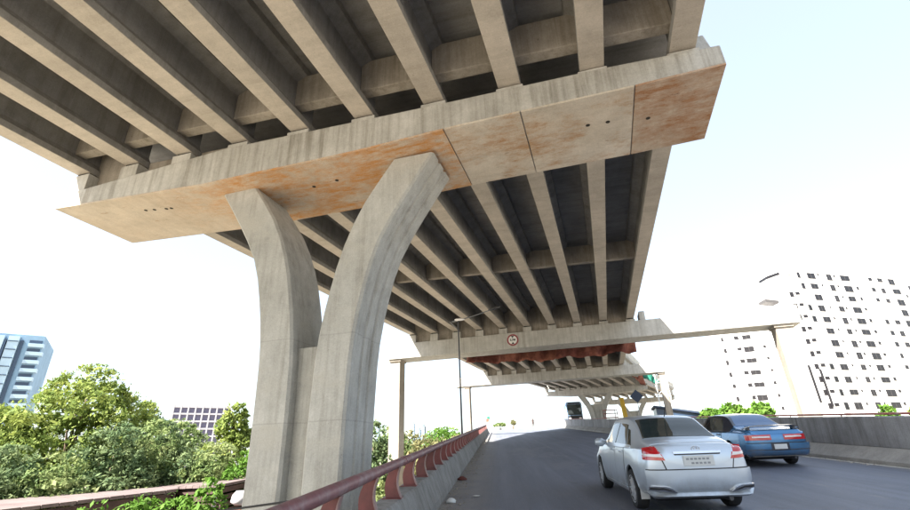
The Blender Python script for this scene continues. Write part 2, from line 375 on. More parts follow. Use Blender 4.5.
# litter and grit in the gutter (uncountable)
mb = MB()
for i in range(2600):
    a = rnd.uniform(3, 45); r = -1.18 + abs(rnd.gauss(0, 0.22)); s_ = rnd.uniform(0.004, 0.014) * (2.2 if rnd.random() < .06 else 1)
    c = RP(a, r, 0.002); pts = []
    for dz in (0, s_*0.8):
        for q in range(4):
            an = q*math.pi/2 + rnd.uniform(-.4,.4); sc = s_*(1-0.45*(dz > 0))
            pts.append(c + Vector((math.cos(an)*sc*1.4, math.sin(an)*sc*1.4, dz)))
    mb.hexa(pts)
o = obj('gutter_grit', mb, plain('grit', (0.34,0.31,0.27), 0.9, 0, 0.6, 20)); o['kind'] = 'stuff'; tag(o, 'grit and rubble lying along the foot of the railing parapet', 'grit')
for i, (a, r, s_, mt, nm) in enumerate(((10.9,-1.02,0.09,'white','white'),(14.8,-1.06,0.10,'net_red','red'),(11.7,-0.55,0.07,'white','flat white'))):
    mb = MB(); pts = []; c = RP(a, r, 0.003)
    rg = []
    for q, (hh, sc) in enumerate(((0,1.0),(0.25,1.15),(0.6,0.8),(0.8,0.3))):
        rg.append([c + Vector((math.cos(w_)*s_*sc*rnd.uniform(.7,1.3), math.sin(w_)*s_*sc*rnd.uniform(.7,1.3), hh*s_*(0.3 if i == 2 else 1.2))) for w_ in (2*math.pi*j/9 for j in range(9))])
    mb.loft(rg)
    tag(obj('litter', mb, M[mt], None, smooth=True), ['crumpled white litter in the gutter beside the railing parapet','crumpled red litter in the gutter beside the railing parapet','flat white scrap of paper on the road near the gutter'][i], 'litter')

# ------------------------------------------------------------------ right barrier: cast panels, foot, thin red rail
t_ = thing('concrete_barrier', 'tall dark grey concrete barrier with sloped foot and thin red rail on top', 'barrier', tuple(RP(20,10.5)))
js = [13.75 + 5.6*i for i in range(-6, 16)]
for j, (a0, a1) in enumerate(zip(js[:-1], js[1:])):
    d = rnd.uniform(-0.008, 0.008)
    mb = MB(); sec = [(10.62+d,0.40),(10.66+d,1.17),(10.68+d,1.20),(10.92,1.20),(10.98,0.40)]
    mb.loft([[RP(a, r, h) for r, h in sec] for a in np.linspace(a0+0.045, a1-0.045, 4)])
    obj('wall_panel', mb, M['dark_barrier'], t_, bevel=0.01)
    mb = MB(); sec = [(10.18+d,-0.04),(10.20+d,0.10),(10.605,0.395),(11.05,0.395),(11.05,-0.04)]
    mb.loft([[RP(a, r, h) for r, h in sec] for a in np.linspace(a0+0.02, a1-0.02, 4)])
    obj('foot_segment', mb, M['curb'], t_, bevel=0.01)
mb = MB(); mb.loft([[RP(a, r, h) for r, h in ((10.75,0.36),(10.80,0.36),(10.80,1.15),(10.75,1.15))] for a in np.linspace(js[0], js[-1], 40)])
obj('joint_filler', mb, M['hole'], t_)
mb = MB(); mb.tube([RP(a, 10.8, 1.265) for a in np.linspace(js[0], js[-1], 60)], 0.030, 8); obj('top_rail', mb, plain('thin_rail_red', (0.42,0.13,0.10), 0.5, 0, 0.4, 8, dirt=(0.45,0.36,0.33)), t_, smooth=True, autosm=40)
a = js[0] + 0.5
while a < js[-1]:
    mb = MB(); mb.tube([RP(a,10.8,1.19), RP(a,10.8,1.27)], 0.022, 6); obj('rail_stud', mb, M['post_red'], t_); a += 2.8
mb = MB()
for i in range(500):
    a = rnd.uniform(9, 60); r = 10.14 - abs(rnd.gauss(0, 0.12)); s_ = rnd.uniform(0.01, 0.035); c = RP(a, r, 0.002); pts = []
    for dz in (0, s_*0.8):
        for q in range(4):
            an = q*math.pi/2 + rnd.uniform(-.4,.4); sc = s_*(1-0.45*(dz > 0)); pts.append(c + Vector((math.cos(an)*sc*1.4, math.sin(an)*sc*1.4, dz)))
    mb.hexa(pts)
o = obj('barrier_grit', mb, plain('grit_pale', (0.40,0.37,0.33), 0.9, 0, 0.6, 20)); o['kind'] = 'stuff'; tag(o, 'pale grit lying along the foot of the tall concrete barrier', 'grit')

# ------------------------------------------------------------------ viaduct
GX = [-12.47 + 1.6545*i for i in range(10)]
XF = -0.027                                        # crossfall of the deck
def gz(z0, x, xc): return z0 + XF*(x-xc)
GH = 1.32
def gsec(bw=0.47):
    b = bw/2
    return [(-b,0),(b,0),(b,0.16),(0.11,0.34),(0.10,1.02),(0.36,1.16),(0.38,GH),(-0.38,GH),(-0.36,1.16),(-0.10,1.02),(-0.11,0.34),(-b,0.16)]
def span(label, y0, xc0, z0, y1, xc1, z1, dia=(0.5,), bw=0.47, e0=0.0, e1=0.0):
    """ten girders, cross diaphragms and the slab between two supports; xc: centre of the deck"""
    t = thing('viaduct_span', label, 'bridge span', ((xc0+xc1)/2, (y0+y1)/2, z0), 'girder spans of the viaduct')
    xm = -5.025
    def at(i_or_x, u, h):
        off = i_or_x - xm
        x = (xc0 + (xc1-xc0)*u) + off
        return Vector((x, y0+(y1-y0)*u, z0+(z1-z0)*u + XF*off + h))
    for i, gx in enumerate(GX):
        mb = MB(); sec = gsec(bw)
        mb.loft([[at(gx+p, u, h) for p, h in sec] for u in (0, 0.25, 0.5, 0.75, 1)])
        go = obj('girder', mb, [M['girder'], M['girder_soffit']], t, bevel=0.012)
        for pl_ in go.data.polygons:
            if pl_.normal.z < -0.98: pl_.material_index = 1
    ds = list(dia)
    L_ = y1-y0
    for u in ds:
        for i in range(9):
            xa, xb = GX[i]+0.11, GX[i+1]-0.11; dv = 0.14/L_
            lo, hi = 0.33, 1.16
            mb = MB()
            mb.hexa([at(xa,u-dv,lo),at(xb,u-dv,lo),at(xb,u+dv,lo),at(xa,u+dv,lo),at(xa,u-dv,hi),at(xb,u-dv,hi),at(xb,u+dv,hi),at(xa,u+dv,hi)])
            obj('diaphragm', mb, M['diaphragm'], t, bevel=0.02)
    # slab: cast in strips (visible joints on the underside)
    n = max(4, int(L_/1.15)); 
    hw = 7.78
    for k in range(0, n):
        ua, ub = -e0/L_ + k/n*(1+(e0+e1)/L_), -e0/L_ + (k+1)/n*(1+(e0+e1)/L_)
        e = 0.004/L_; dz = rnd.uniform(0, 0.008)
        mb = MB(); mb.hexa([at(xm-hw,ua+e,GH+dz),at(xm+hw,ua+e,GH+dz),at(xm+hw,ub-e,GH+dz),at(xm-hw,ub-e,GH+dz),
                            at(xm-hw,ua+e,GH+0.24),at(xm+hw,ua+e,GH+0.24),at(xm+hw,ub-e,GH+0.24),at(xm-hw,ub-e,GH+0.24)])
        obj('slab_strip', mb, M['slab'], t)
    for sd in (-1, 1):
        mb = MB(); xo = xm + sd*(hw-0.02); xi = xm + sd*(hw-0.27)
        mb.loft([[at(xo,u,GH+0.245),at(xi,u,GH+0.245),at(xi+sd*0.06,u,GH+1.1),at(xo,u,GH+1.1)] for u in (-e0/L_,0.5,1+e1/L_)])
        obj('parapet', mb, M['cap'], t)
    mb = MB(); mb.loft([[at(xm-hw+0.3,u,GH+0.245),at(xm+hw-0.3,u,GH+0.245),at(xm+hw-0.3,u,GH+0.30),at(xm-hw+0.3,u,GH+0.30)] for u in (0,0.5,1)])
    obj('surfacing', mb, M['slab'], t)
    return t
XC = -5.025
span('girder span passing overhead that ends on the rust-stained cap of the large pier', -17.0, XC, 6.86, 8.05, XC, 7.03, dia=(0.02, 0.5, 0.975), e1=0.74)
span('girder span between the Y-shaped pier and the portal with the height sign', 9.55, XC, 7.17, 32.45, XC, 7.96, dia=(0.02, 0.5), e0=0.74, e1=0.42)
span('girder span with red netting between the two portal frames', 33.3, XC, 7.98, 55.4, XC, 8.72, dia=(0.02, 0.5), e0=0.42, e1=0.44)
span('far girder span between the thin portal frame and the distant pier', 56.3, XC, 8.75, 80.3, -0.95, 9.38, dia=(0.02, 0.5), e0=0.44, e1=0.54)
span('last girder span beyond the distant pier', 81.4, -0.85, 9.40, 105.3, 5.6, 9.75, dia=(0.5,), e0=0.54, e1=1.0)

def supports(t, y, xc, ztop, zg, front=True, dark=True, slot=0.30):
    """bearing pedestals and bearings on a cap; ztop(x), zg(x): cap top and girder underside"""
    for gx in GX:
        x = gx - XC + xc; a, b = ztop(x), zg(x)
        bz = min(0.07, max(0.025, (b-a)*0.4))
        mb = MB(); mb.box((x-0.28, y, a-0.03), (x+0.28, y+0.62, b-bz)); p_ = obj('pedestal', mb, M['portal'], t, bevel=0.008)
        mb = MB(); mb.box((x-0.2, y+0.05, b-bz-0.004), (x+0.2, y+0.55, b+0.002)); q = obj('bearing', mb, M['rubber'], p_); q.location = (0,0,0)

# pier 1: flared legs, web, cap with soffit panels
def lerp(tab, x):
    return float(np.interp(x, [a for a, b in tab], [b for a, b in tab]))
def cat_path(tab, n=26):
    zs = np.linspace(tab[0][0], tab[-1][0], n); out = []
    Z = np.array([p[0] for p in tab]); X = np.array([p[1] for p in tab])
    # smooth cubic through the measured profile
    d = np.gradient(X, Z)
    for z in zs:
        i = min(max(int(np.searchsorted(Z, z)-1), 0), len(Z)-2); h = Z[i+1]-Z[i]; u = (z-Z[i])/h
        out.append((z, (2*u**3-3*u*u+1)*X[i] + (u**3-2*u*u+u)*h*d[i] + (-2*u**3+3*u*u)*X[i+1] + (u**3-u*u)*h*d[i+1]))
    return out
def y_pier(t, cx, y0, depth, zs, zb, lift=0.0):
    """two outward-curving legs around cx; profile tables are offsets from the centre"""
    L_out = [(zb,-0.95),(-0.6,-0.96),(1.0,-0.99),(2.3,-1.07),(3.1,-1.22),(4.2,-1.56),(5.0,-2.03),(zs,-2.72)]
    L_in = [(zb,-0.20),(-0.6,-0.21),(1.0,-0.22),(2.2,-0.28),(3.05,-0.42),(4.15,-0.70),(5.0,-1.07),(zs,-1.76)]
    L_out = [(z if z == zb or z == zs else z+lift, x) for z, x in L_out]; L_in = [(z if z == zb or z == zs else z+lift, x) for z, x in L_in]
    for sd in (1, -1):
        A = cat_path(L_out); B = cat_path(L_in)
        mb = MB(); rings = []
        for (z, xo), (_, xi) in zip(A, B):
            xo, xi = cx + sd*xo, cx + sd*xi
            c = 0.05
            g0 = sd*0.035                        # vertical grooves on the outer face
            ring = [(xi, y0+c, z), (xi-(-sd)*0, y0+c, z)]
            ring = [(xi, y0+c, z), (xi-sd*c, y0, z), (xo+sd*c, y0, z), (xo, y0+c, z),
                    (xo, y0+depth*0.30, z), (xo+g0, y0+depth*0.32, z), (xo+g0, y0+depth*0.38, z), (xo, y0+depth*0.40, z),
                    (xo, y0+depth*0.60, z), (xo+g0, y0+depth*0.62, z), (xo+g0, y0+depth*0.68, z), (xo, y0+depth*0.70, z),
                    (xo, y0+depth-c, z), (xo+sd*c, y0+depth, z), (xi-sd*c, y0+depth, z), (xi, y0+depth-c, z)]
            rings.append(ring)
        mb.loft(rings); obj('curved_leg', mb, M['pier'], t, smooth=True, autosm=28)
    mb = MB(); rg = []
    for z in np.linspace(zb, (2.1 if lift == 0 else zs-1.5), 12):
        hw = 0.1 - lerp(L_in, z)
        rg.append([(cx-hw, y0+0.24, z), (cx+hw, y0+0.24, z), (cx+hw, y0+depth-0.16, z), (cx-hw, y0+depth-0.16, z)])
    mb.loft(rg); obj('web', mb, M['pier'], t)

PX, PY, PD = -5.45, 8.2, 1.25
t_ = thing('viaduct_pier', 'large Y-shaped concrete pier with curved legs and rust-stained cap beside the red railing', 'bridge pier', (PX, PY+0.6, GZ), 'piers of the viaduct')
y_pier(t_, PX, PY, PD, 6.03, GZ-0.3)
for z in (0.55, 2.05):     # pour joints
    for sd, x0, x1 in ((-1, PX-1.12, PX-0.25), (1, PX+0.25, PX+1.12)):
        pass
CY0, CY1 = 7.66, 10.0
topt = [(-13.0,6.62),(-7.8,6.94),(-4.2,6.86),(-2.0,6.82),(0.9,6.80),(3.04,6.72)]
bott = [(-13.0,6.22),(-8.3,6.0),(-4.4,6.03),(-2.0,6.13),(1.5,6.18),(3.04,6.24)]
joints = [-13.0, -2.32, -0.72, 1.45, 3.04]
xs = sorted(set([p[0] for p in topt] + [p[0] for p in bott]))
mb = MB()
rings = []
for x in xs:
    c = 0.16 if x > 3 else 0.0
    zb_, zt_ = lerp(bott, x)+0.035, lerp(topt, x)
    rings.append([(x-c*0.0, CY0, zb_+0.0), (x, CY1, zb_), (x, CY1, zt_), (x, CY0, zt_)])
mb.loft(rings); cap = obj('cap_beam', mb, M['cap'], t_, bevel=0.03)
pm = ['cap_rust','cap_beige','cap_beige','cap_brown']
for j in range(4):
    x0, x1 = joints[j]+0.012, joints[j+1]-0.012
    pts = [x0] + [p[0] for p in bott if x0 < p[0] < x1] + [x1]
    mb = MB(); rings = []
    for x in pts:
        zb_ = lerp(bott, x)
        rings.append([(x, CY0-0.003, zb_), (x, CY1+0.003, zb_), (x, CY1+0.003, zb_+0.04), (x, CY0-0.003, zb_+0.04)])
    mb.loft(rings); s_ = obj('soffit_panel', mb, M[pm[j]], cap, bevel=0.006); s_.location = (0,0,0)
    s_['label'] = ['rust-orange soffit panel','beige soffit panel','beige soffit panel','brown stained soffit panel'][j]
for x, y in ((-10.7,8.35),(-10.45,8.38),(-10.1,8.42),(-9.95,8.43),(-5.9,8.62),(-5.25,8.55),(0.55,8.55),(0.95,8.58),(1.75,8.75)):
    mb = MB(); zb_ = lerp(bott, x); mb.lathe([(0.0,-0.006),(0.045,-0.006),(0.045,0.02),(0.0,0.02)], 10, 'z', (x, y, zb_)); q = obj('form_hole', mb, M['hole'], cap); q.location = (0,0,0)
for x0, x1 in ((-12.95,-12.66),(2.74,3.03)):
    mb = MB(); mb.hexa([(x0,CY0+0.25,lerp(topt,x0)-0.05),(x1,CY0+0.25,lerp(topt,x1)-0.05),(x1,CY1-0.2,lerp(topt,x1)-0.05),(x0,CY1-0.2,lerp(topt,x0)-0.05),
                        (x0,CY0+0.55,7.55),(x1,CY0+0.55,7.55),(x1,CY1-0.5,7.55),(x0,CY1-0.5,7.55)])
    obj('shear_key', mb, M['cap'], t_, bevel=0.03)
supports(t_, CY0+0.02, XC, lambda x: lerp(topt, x), lambda x: 7.03+XF*(x-XC))
supports(t_, CY1-0.64, XC, lambda x: lerp(topt, x), lambda x: 7.175+XF*(x-XC))
for i in range(9):   # low upstand between the pedestals
    uz = (0.75, 0.12)[i > 0]
    x0, x1 = GX[i]+(0.30 if i else 0.12), GX[i+1]-(0.30 if i else 0.12)
    mb = MB(); mb.hexa([(x0,CY0+0.30,lerp(topt,x0)-0.04),(x1,CY0+0.30,lerp(topt,x1)-0.04),(x1,CY0+0.55,lerp(topt,x1)-0.04),(x0,CY0+0.55,lerp(topt,x0)-0.04),
                        (x0,CY0+0.30,7.02+uz+XF*(x0-XC)),(x1,CY0+0.30,7.02+uz+XF*(x1-XC)),(x1,CY0+0.55,7.02+uz+XF*(x1-XC)),(x0,CY0+0.55,7.02+uz+XF*(x0-XC))])
    obj('upstand', mb, M['diaphragm'], t_, bevel=0.02)

def portal(label, y0, depth, x0, x1, zb, zt, zg0, cols, xc, cw):
    t = thing('portal_frame', label, 'portal frame', ((x0+x1)/2, y0, GZ), 'portal frames of the viaduct')
    mb = MB(); mb.box((x0, y0, zb), (x1, y0+depth, zt)); bm_ = obj('beam', mb, M['portal'], t, bevel=0.03)
    for (a, b) in cols:
        mb = MB(); mb.box((a, y0+0.18, GZ-0.2), (b, y0+0.18+cw, zb+0.01)); obj('column', mb, M['column'], t, bevel=0.03)
        mb = MB(); mb.box((a-0.07, y0+0.1, zb-0.16), (b+0.07, y0+0.26+cw, zb+0.004)); obj('column_head', mb, M['column'], t, bevel=0.02)
    supports(t, y0+0.03, xc, lambda x: zt, lambda x: zg0+XF*(x-xc))
    for i in range(9):
        xa, xb = GX[i]-XC+xc+0.115, GX[i+1]-XC+xc-0.115
        mb = MB(); mb.hexa([(xa,y0+0.36,zt-0.02),(xb,y0+0.36,zt-0.02),(xb,y0+0.6,zt-0.02),(xa,y0+0.6,zt-0.02)] +
                           [(xa,y0+0.36,zg0+XF*(xa-xc)+1.31),(xb,y0+0.36,zg0+XF*(xb-xc)+1.31),(xb,y0+0.6,zg0+XF*(xb-xc)+1.31),(xa,y0+0.6,zg0+XF*(xa-xc)+1.31)])
        obj('back_wall', mb, M['diaphragm'], t)
    return t
P2 = portal('wide concrete portal frame over the road carrying a round height sign', 32.0, 1.7, -14.25, 11.75, 6.5, 7.55, 7.95, ((-14.18,-13.42),(10.35,11.25)), XC, 0.95)
P3 = portal('thin far portal frame with slender columns behind the sign portal', 55.0, 1.5, -16.1, 6.6, 7.38, 8.35, 8.71, ((-15.05,-14.45),(5.9,6.5)), XC, 0.7)
# sunlit shear block of portal 2 at the right end
mb = MB(); mb.box((3.0, 32.15, 7.54), (3.35, 33.5, 8.15)); obj('shear_key', mb, M['portal'], P2, bevel=0.02)

def far_pier(label, y, xc, zb, zt, zg0, w_, legs_cx, zleg):
    t = thing('viaduct_pier', label, 'bridge pier', (legs_cx, y+1, GZ), 'piers of the viaduct')
    mb = MB()
    rings = []
    for x, b, tt in ((xc-w_/2, zb+0.25, zt-0.12), (xc-w_/4, zb, zt), (xc+w_/4, zb+0.02, zt), (xc+w_/2, zb+0.22, zt-0.1)):
        rings.append([(x,y,b),(x,y+2.2,b),(x,y+2.2,tt),(x,y,tt)])
    mb.loft(rings); obj('cap_beam', mb, M['portal'], t, bevel=0.03)
    y_pier(t, legs_cx, y+0.5, 1.2, zleg, GZ-0.3, lift=zleg-6.03)
    for ob in list(t.children):
        if ob.name.startswith('curved_leg'):
            pass
    supports(t, y+0.03, xc, lambda x: zt-0.02, lambda x: zg0+XF*(x-xc))
    return t
far_pier('distant Y-shaped pier whose base is hidden by the tall concrete barrier', 80.0, -0.95, 8.25, 9.1, 9.39, 15.2, -1.1, 8.3)
far_pier('last Y-shaped pier partly hidden behind the distant pier cap', 105.0, 5.6, 8.7, 9.5, 9.76, 15.2, 5.4, 8.8)

# round height sign on portal 2
sx, sz, sy = -5.22, 7.05, 32.0
t_ = thing('height_sign', 'round white height limit sign with red ring reading 5.7M on the portal beam', 'road sign', (sx, sy, sz))
mb = MB(); mb.lathe([(0.0,-0.03),(0.38,-0.03),(0.38,0.0),(0.0,0.0)], 32, 'y', (sx, sy-0.001, sz)); obj('disc', mb, M['white'], t_)
mb = MB(); rings = []
for r_, h in ((0.29,-0.036),(0.39,-0.036),(0.39,-0.02),(0.29,-0.02)):
    rings.append([(sx+r_*math.cos(2*math.pi*k/32), sy+h, sz+r_*math.sin(2*math.pi*k/32)) for k in range(32)])
mb.loft(rings+[rings[0]], caps=False); obj('ring', mb, M['sign_red'], t_)
for sg in (1, -1):
    mb = MB(); mb.prism([(-0.10, sg*0.27), (0.10, sg*0.27), (0, sg*0.13)], lambda a, b: (sx+a, sy-0.042, sz+b), lambda a, b: (sx+a, sy-0.03, sz+b)); obj('arrow', mb, M['black'], t_)
def text_mesh(txt, size):
    c = bpy.data.curves.new('txt', 'FONT'); c.body = txt; c.size = size; c.align_x = 'CENTER'; c.align_y = 'CENTER'; c.extrude = 0.004; c.offset = 0.006
    o = bpy.data.objects.new('txt', c); COL.objects.link(o); dg = bpy.context.evaluated_depsgraph_get()
    me = bpy.data.meshes.new_from_object(o.evaluated_get(dg)); bpy.data.objects.remove(o); return me
me = text_mesh('5.7M', 0.19); me.transform(Matrix.Translation((sx, sy-0.038, sz)) @ Matrix.Rotation(math.pi/2, 4, 'X'))
obj('lettering', me, M['black'], t_, fixn=False)

# red tarpaulin / netting under span 3
mb = MB(); nx, nz = 70, 8
for i in range(nx+1):
    u = i/nx; x = -9.6 + 12.35*u
    top = 8.0 + XF*(x-XC) + 0.05
    low = 6.27 + 0.06*math.sin(u*23) + 0.05*math.sin(u*51+1) + rnd.uniform(-.04,.04) + 0.25*max(0, 0.35-u)/0.35
    for k in range(nz+1):
        w_ = k/nz
        mb.v.append((x, 35.9 + 0.22*math.sin(u*37+w_*2.5) + 0.15*math.sin(u*90+w_*4) + 0.5*math.sin(math.pi*w_)*(0.5+0.5*math.sin(u*17)), top + (low-top)*w_))
for i in range(nx):
    for k in range(nz):
        a0 = i*(nz+1)+k; mb.f.append((a0, a0+1, a0+nz+2, a0+nz+1)); mb.mi.append(0)
o = obj('safety_net', mb, M['net_red'], None, smooth=True, fixn=False)
sm = o.modifiers.new('thick', 'SOLIDIFY'); sm.thickness = 0.02
tag(o, 'torn red-brown safety net slung under the girders behind the sign portal', 'net')

# nets, scaffold, diamond sign, red barriers by the far pier
def sheet(name, label, mat, p00, p10, p01, p11, nx=10, nz=10, amp=0.25, cat='net'):
    mb = MB(); p00, p10, p01, p11 = map(Vector, (p00, p10, p01, p11)); nrm_ = (p10-p00).cross(p01-p00).normalized()
    for i in range(nx+1):
        for k in range(nz+1):
            u, v_ = i/nx, k/nz
            p = (p00*(1-u)+p10*u)*(1-v_) + (p01*(1-u)+p11*u)*v_
            mb.v.append(tuple(p + nrm_*amp*(math.sin(u*7+v_*3)+0.6*math.sin(u*15-v_*9)+rnd.uniform(-.3,.3))))
    for i in range(nx):
        for k in range(nz):
            a0 = i*(nz+1)+k; mb.f.append((a0, a0+1, a0+nz+2, a0+nz+1)); mb.mi.append(0)
    o = obj(name, mb, mat, None, smooth=True, fixn=False); sm = o.modifiers.new('thick', 'SOLIDIFY'); sm.thickness = 0.03
    return tag(o, label, cat)
sheet('safety_net', 'green safety net hanging from the deck edge at the far scaffold', M['net_green'], (5.4,69.5,8.7), (7.4,70.5,7.9), (5.2,69.5,10.6), (5.9,70.5,10.4))
sheet('safety_net', 'small dark red net beside the green net at the deck edge', M['net_red'], (4.1,69,8.9), (5.5,69.5,7.7), (4.0,69,10.4), (5.3,69.5,10.3))
t_ = thing('scaffold', 'pale steel scaffold tower standing beside the far deck edge', 'scaffold', (7.4, 70, GZ))
for x in (6.9, 8.3):
    for y in (69.5, 70.7):
        mb = MB(); mb.tube([(x,y,GZ),(x,y,10.2)], 0.045, 6); obj('standard', mb, M['white'], t_)
for z in np.arange(GZ+1.5, 10.2, 1.5):
    for pa, pb in (((6.9,69.5),(8.3,69.5)),((6.9,70.7),(8.3,70.7)),((6.9,69.5),(6.9,70.7)),((8.3,69.5),(8.3,70.7))):
        mb = MB(); mb.tube([(*pa,z),(*pb,z)], 0.035, 6); obj('ledger', mb, M['white'], t_)
    mb = MB(); mb.tube([(6.9,69.5,z),(8.3,69.5,z+1.5 if z+1.5 < 10.2 else z)], 0.03, 6); obj('brace', mb, M['white'], t_)
for z in (4.0, 7.0):
    mb = MB(); mb.box((6.85,69.45,z+0.04),(8.35,70.75,z+0.09)); obj('platform', mb, M['bark'], t_)

def road_sign(a, r, h0, h1, s_):
    b = RP(a, r); t = thing('diamond_sign', 'dark blue diamond warning sign on a grey post behind the barrier', 'road sign', tuple(b))
    mb = MB(); mb.tube([b, b+Vector((0,0,h1+s_*0.6))], 0.04, 8); obj('post', mb, M['steel'], t)
    mb = MB(); mb.prism([(-s_,0),(0,-s_),(s_,0),(0,s_)], lambda p, q: (b.x+p, b.y-0.08, b.z+h1+q), lambda p, q: (b.x+p, b.y-0.05, b.z+h1+q)); obj('plate', mb, M['signblue'], t, bevel=0.005)
    return t
road_sign(50.0, 13.6, 0, 3.15, 0.62)
for k, hz in enumerate((0, 1)):
    a0, r0 = 63 + 2*k, 14.1 + 0.2*k
    b = RP(a0, r0); t = thing('barrier_frame', ['red tubular crowd barrier frame standing behind the concrete barrier','second red tubular barrier frame set farther behind the concrete barrier'][k], 'barrier', tuple(b))
    h1 = 2.2
    for dr in (-1.0, 0.4):
        mb = MB(); mb.tube([RP(a0, r0+dr, 0.0), RP(a0, r0+dr, h1)], 0.05, 6); obj('upright', mb, M['post_red'], t)
    for hh in (1.3, 1.75, 2.15):
        mb = MB(); mb.tube([RP(a0, r0-1.05, hh), RP(a0, r0+0.45, hh)], 0.05, 6); obj('crossbar', mb, M['net_red'], t)

# lamp post by the railing
b = RP(25.0, -1.72, 0.0); t_ = thing('street_lamp', 'slender grey street lamp post rising beside the red railing', 'street lamp', tuple(b))
mb = MB(); mb.tube([b+Vector((0,0,-0.3)), Vector((b.x,b.y,3.0)), Vector((b.x,b.y,6.72))], [0.055,0.045,0.035], 10); obj('pole', mb, M['dark_steel'], t_, smooth=True, autosm=40)
tp = Vector((b.x, b.y, 6.62)); rd = Vector((0.98,0.2,0))
mb = MB(); mb.tube([tp - rd*0.35 + Vector((0,0,-0.05)), tp, tp + rd*0.8 + Vector((0,0,0.2)), tp + rd*1.75 + Vector((0,0,0.48))], [0.03,0.032,0.03,0.026], 8); obj('arm', mb, M['steel'], t_, smooth=True)
mb = MB(); c = tp + rd*1.95 + Vector((0,0,0.55))
rg = []
for u, wd, th in ((-0.32,0.05,0.03),(-0.15,0.11,0.06),(0.15,0.13,0.07),(0.34,0.05,0.03)):
    rg.append([c + rd*u + Vector((0, wd*math.cos(q), th*math.sin(q)+u*0.25)) for q in (2*math.pi*k/10 for k in range(10))])
mb.loft(rg); obj('lamp_head', mb, M['dark_steel'], t_, smooth=True)
mb = MB(); c = tp + rd*0.05 + Vector((0,0,0.02)); rg = []
for u, wd, th in ((-0.2,0.04,0.03),(-0.1,0.10,0.06),(0.15,0.11,0.06),(0.32,0.04,0.03)):
    rg.append([c + rd*u + Vector((0, wd*math.cos(q)-0.12, th*math.sin(q))) for q in (2*math.pi*k/10 for k in range(10))])
mb.loft(rg); obj('lamp_head', mb, M['lampwhite'], t_, smooth=True)
mb = MB(); mb.tube([tp - rd*0.05 + Vector((0,0,-0.5)), tp - rd*0.45 + Vector((0,0,-0.02))], 0.015, 6); obj('stay', mb, M['steel'], t_)

# cable strung from the left to the railing
mb = MB(); pa, pb = RP(4.62, -1.52, 0.945), Vector((-16.0, 7.9, -0.45)); pts = []
for i in range(25):
    u = i/24; p = pa*(1-u) + pb*u; p.z -= 0.32*4*u*(1-u); pts.append(p)
mb.tube(pts, 0.011, 6); tag(obj('cable', mb, M['rubber'], None, smooth=True), 'thin black cable sagging from the railing across the front of the pier', 'cable')
mb = MB(); mb.tube([(-16.05,7.9,GZ),(-16.05,7.9,1.6)], [0.11,0.08], 10); tag(obj('utility_pole', mb, M['bark'], None, smooth=True, autosm=40), 'short wooden pole holding the far end of the black cable', 'pole')

# ------------------------------------------------------------------ trees
def leaf_mesh(name, blobs, n, size, seed, droop=0.2, aspect=2.2):
    rg = np.random.default_rng(seed)
    vol = np.array([b[3]*b[4]*b[5] for b in blobs])**0.67; pr = vol/vol.sum()
    idx = rg.choice(len(blobs), n, p=pr); B = np.array(blobs)[idx]
    d = rg.normal(size=(n,3)); d /= np.linalg.norm(d, axis=1)[:,None]
    rad = 1.0 - np.abs(rg.normal(0, 0.20, n)); rad = np.clip(rad, 0.25, 1.05)
    # sub-clumps: pull leaves toward random clump directions so the outline breaks up
    P = B[:,:3] + d*B[:,3:6]*rad[:,None]
    k = 26*len(blobs); ci = rg.choice(n, k); C = P[ci]
    sel = rg.random(n) < 0.75
    pick = np.zeros(n, int)
    for s0 in range(0, n, 4000):
        D = ((P[s0:s0+4000,None,:]-C[None])**2).sum(2); pick[s0:s0+4000] = D.argmin(1)
    cd = P-C[pick]; P = np.where(sel[:,None], C[pick] + cd*np.array([0.62,0.62,0.42]), P)
    u = rg.normal(size=(n,3)); u[:,2] -= droop; u /= np.linalg.norm(u, axis=1)[:,None]
    cn = cd/(np.linalg.norm(cd, axis=1)[:,None]+1e-6); out = d*0.5 + cn*0.9 + np.array([0,0,0.7]) + rg.normal(0, 0.3, (n,3)); wv = np.cross(u, out); wv /= np.linalg.norm(wv, axis=1)[:,None]
    s_ = size*np.clip(rg.lognormal(-0.05, 0.38, n), 0.4, 2.2)[:,None]
    q = np.stack([P - u*s_*0.5, P + wv*s_/aspect*0.5, P + u*s_*0.5, P - wv*s_/aspect*0.5], 1).reshape(-1,3)
    me = bpy.data.meshes.new(name); me.vertices.add(4*n); me.vertices.foreach_set('co', q.ravel())
    me.loops.add(4*n); me.loops.foreach_set('vertex_index', np.arange(4*n)); me.polygons.add(n)
    me.polygons.foreach_set('loop_start', np.arange(0, 4*n, 4)); me.polygons.foreach_set('loop_total', np.full(n, 4)); me.update(calc_edges=True)
    return me
TREES = []
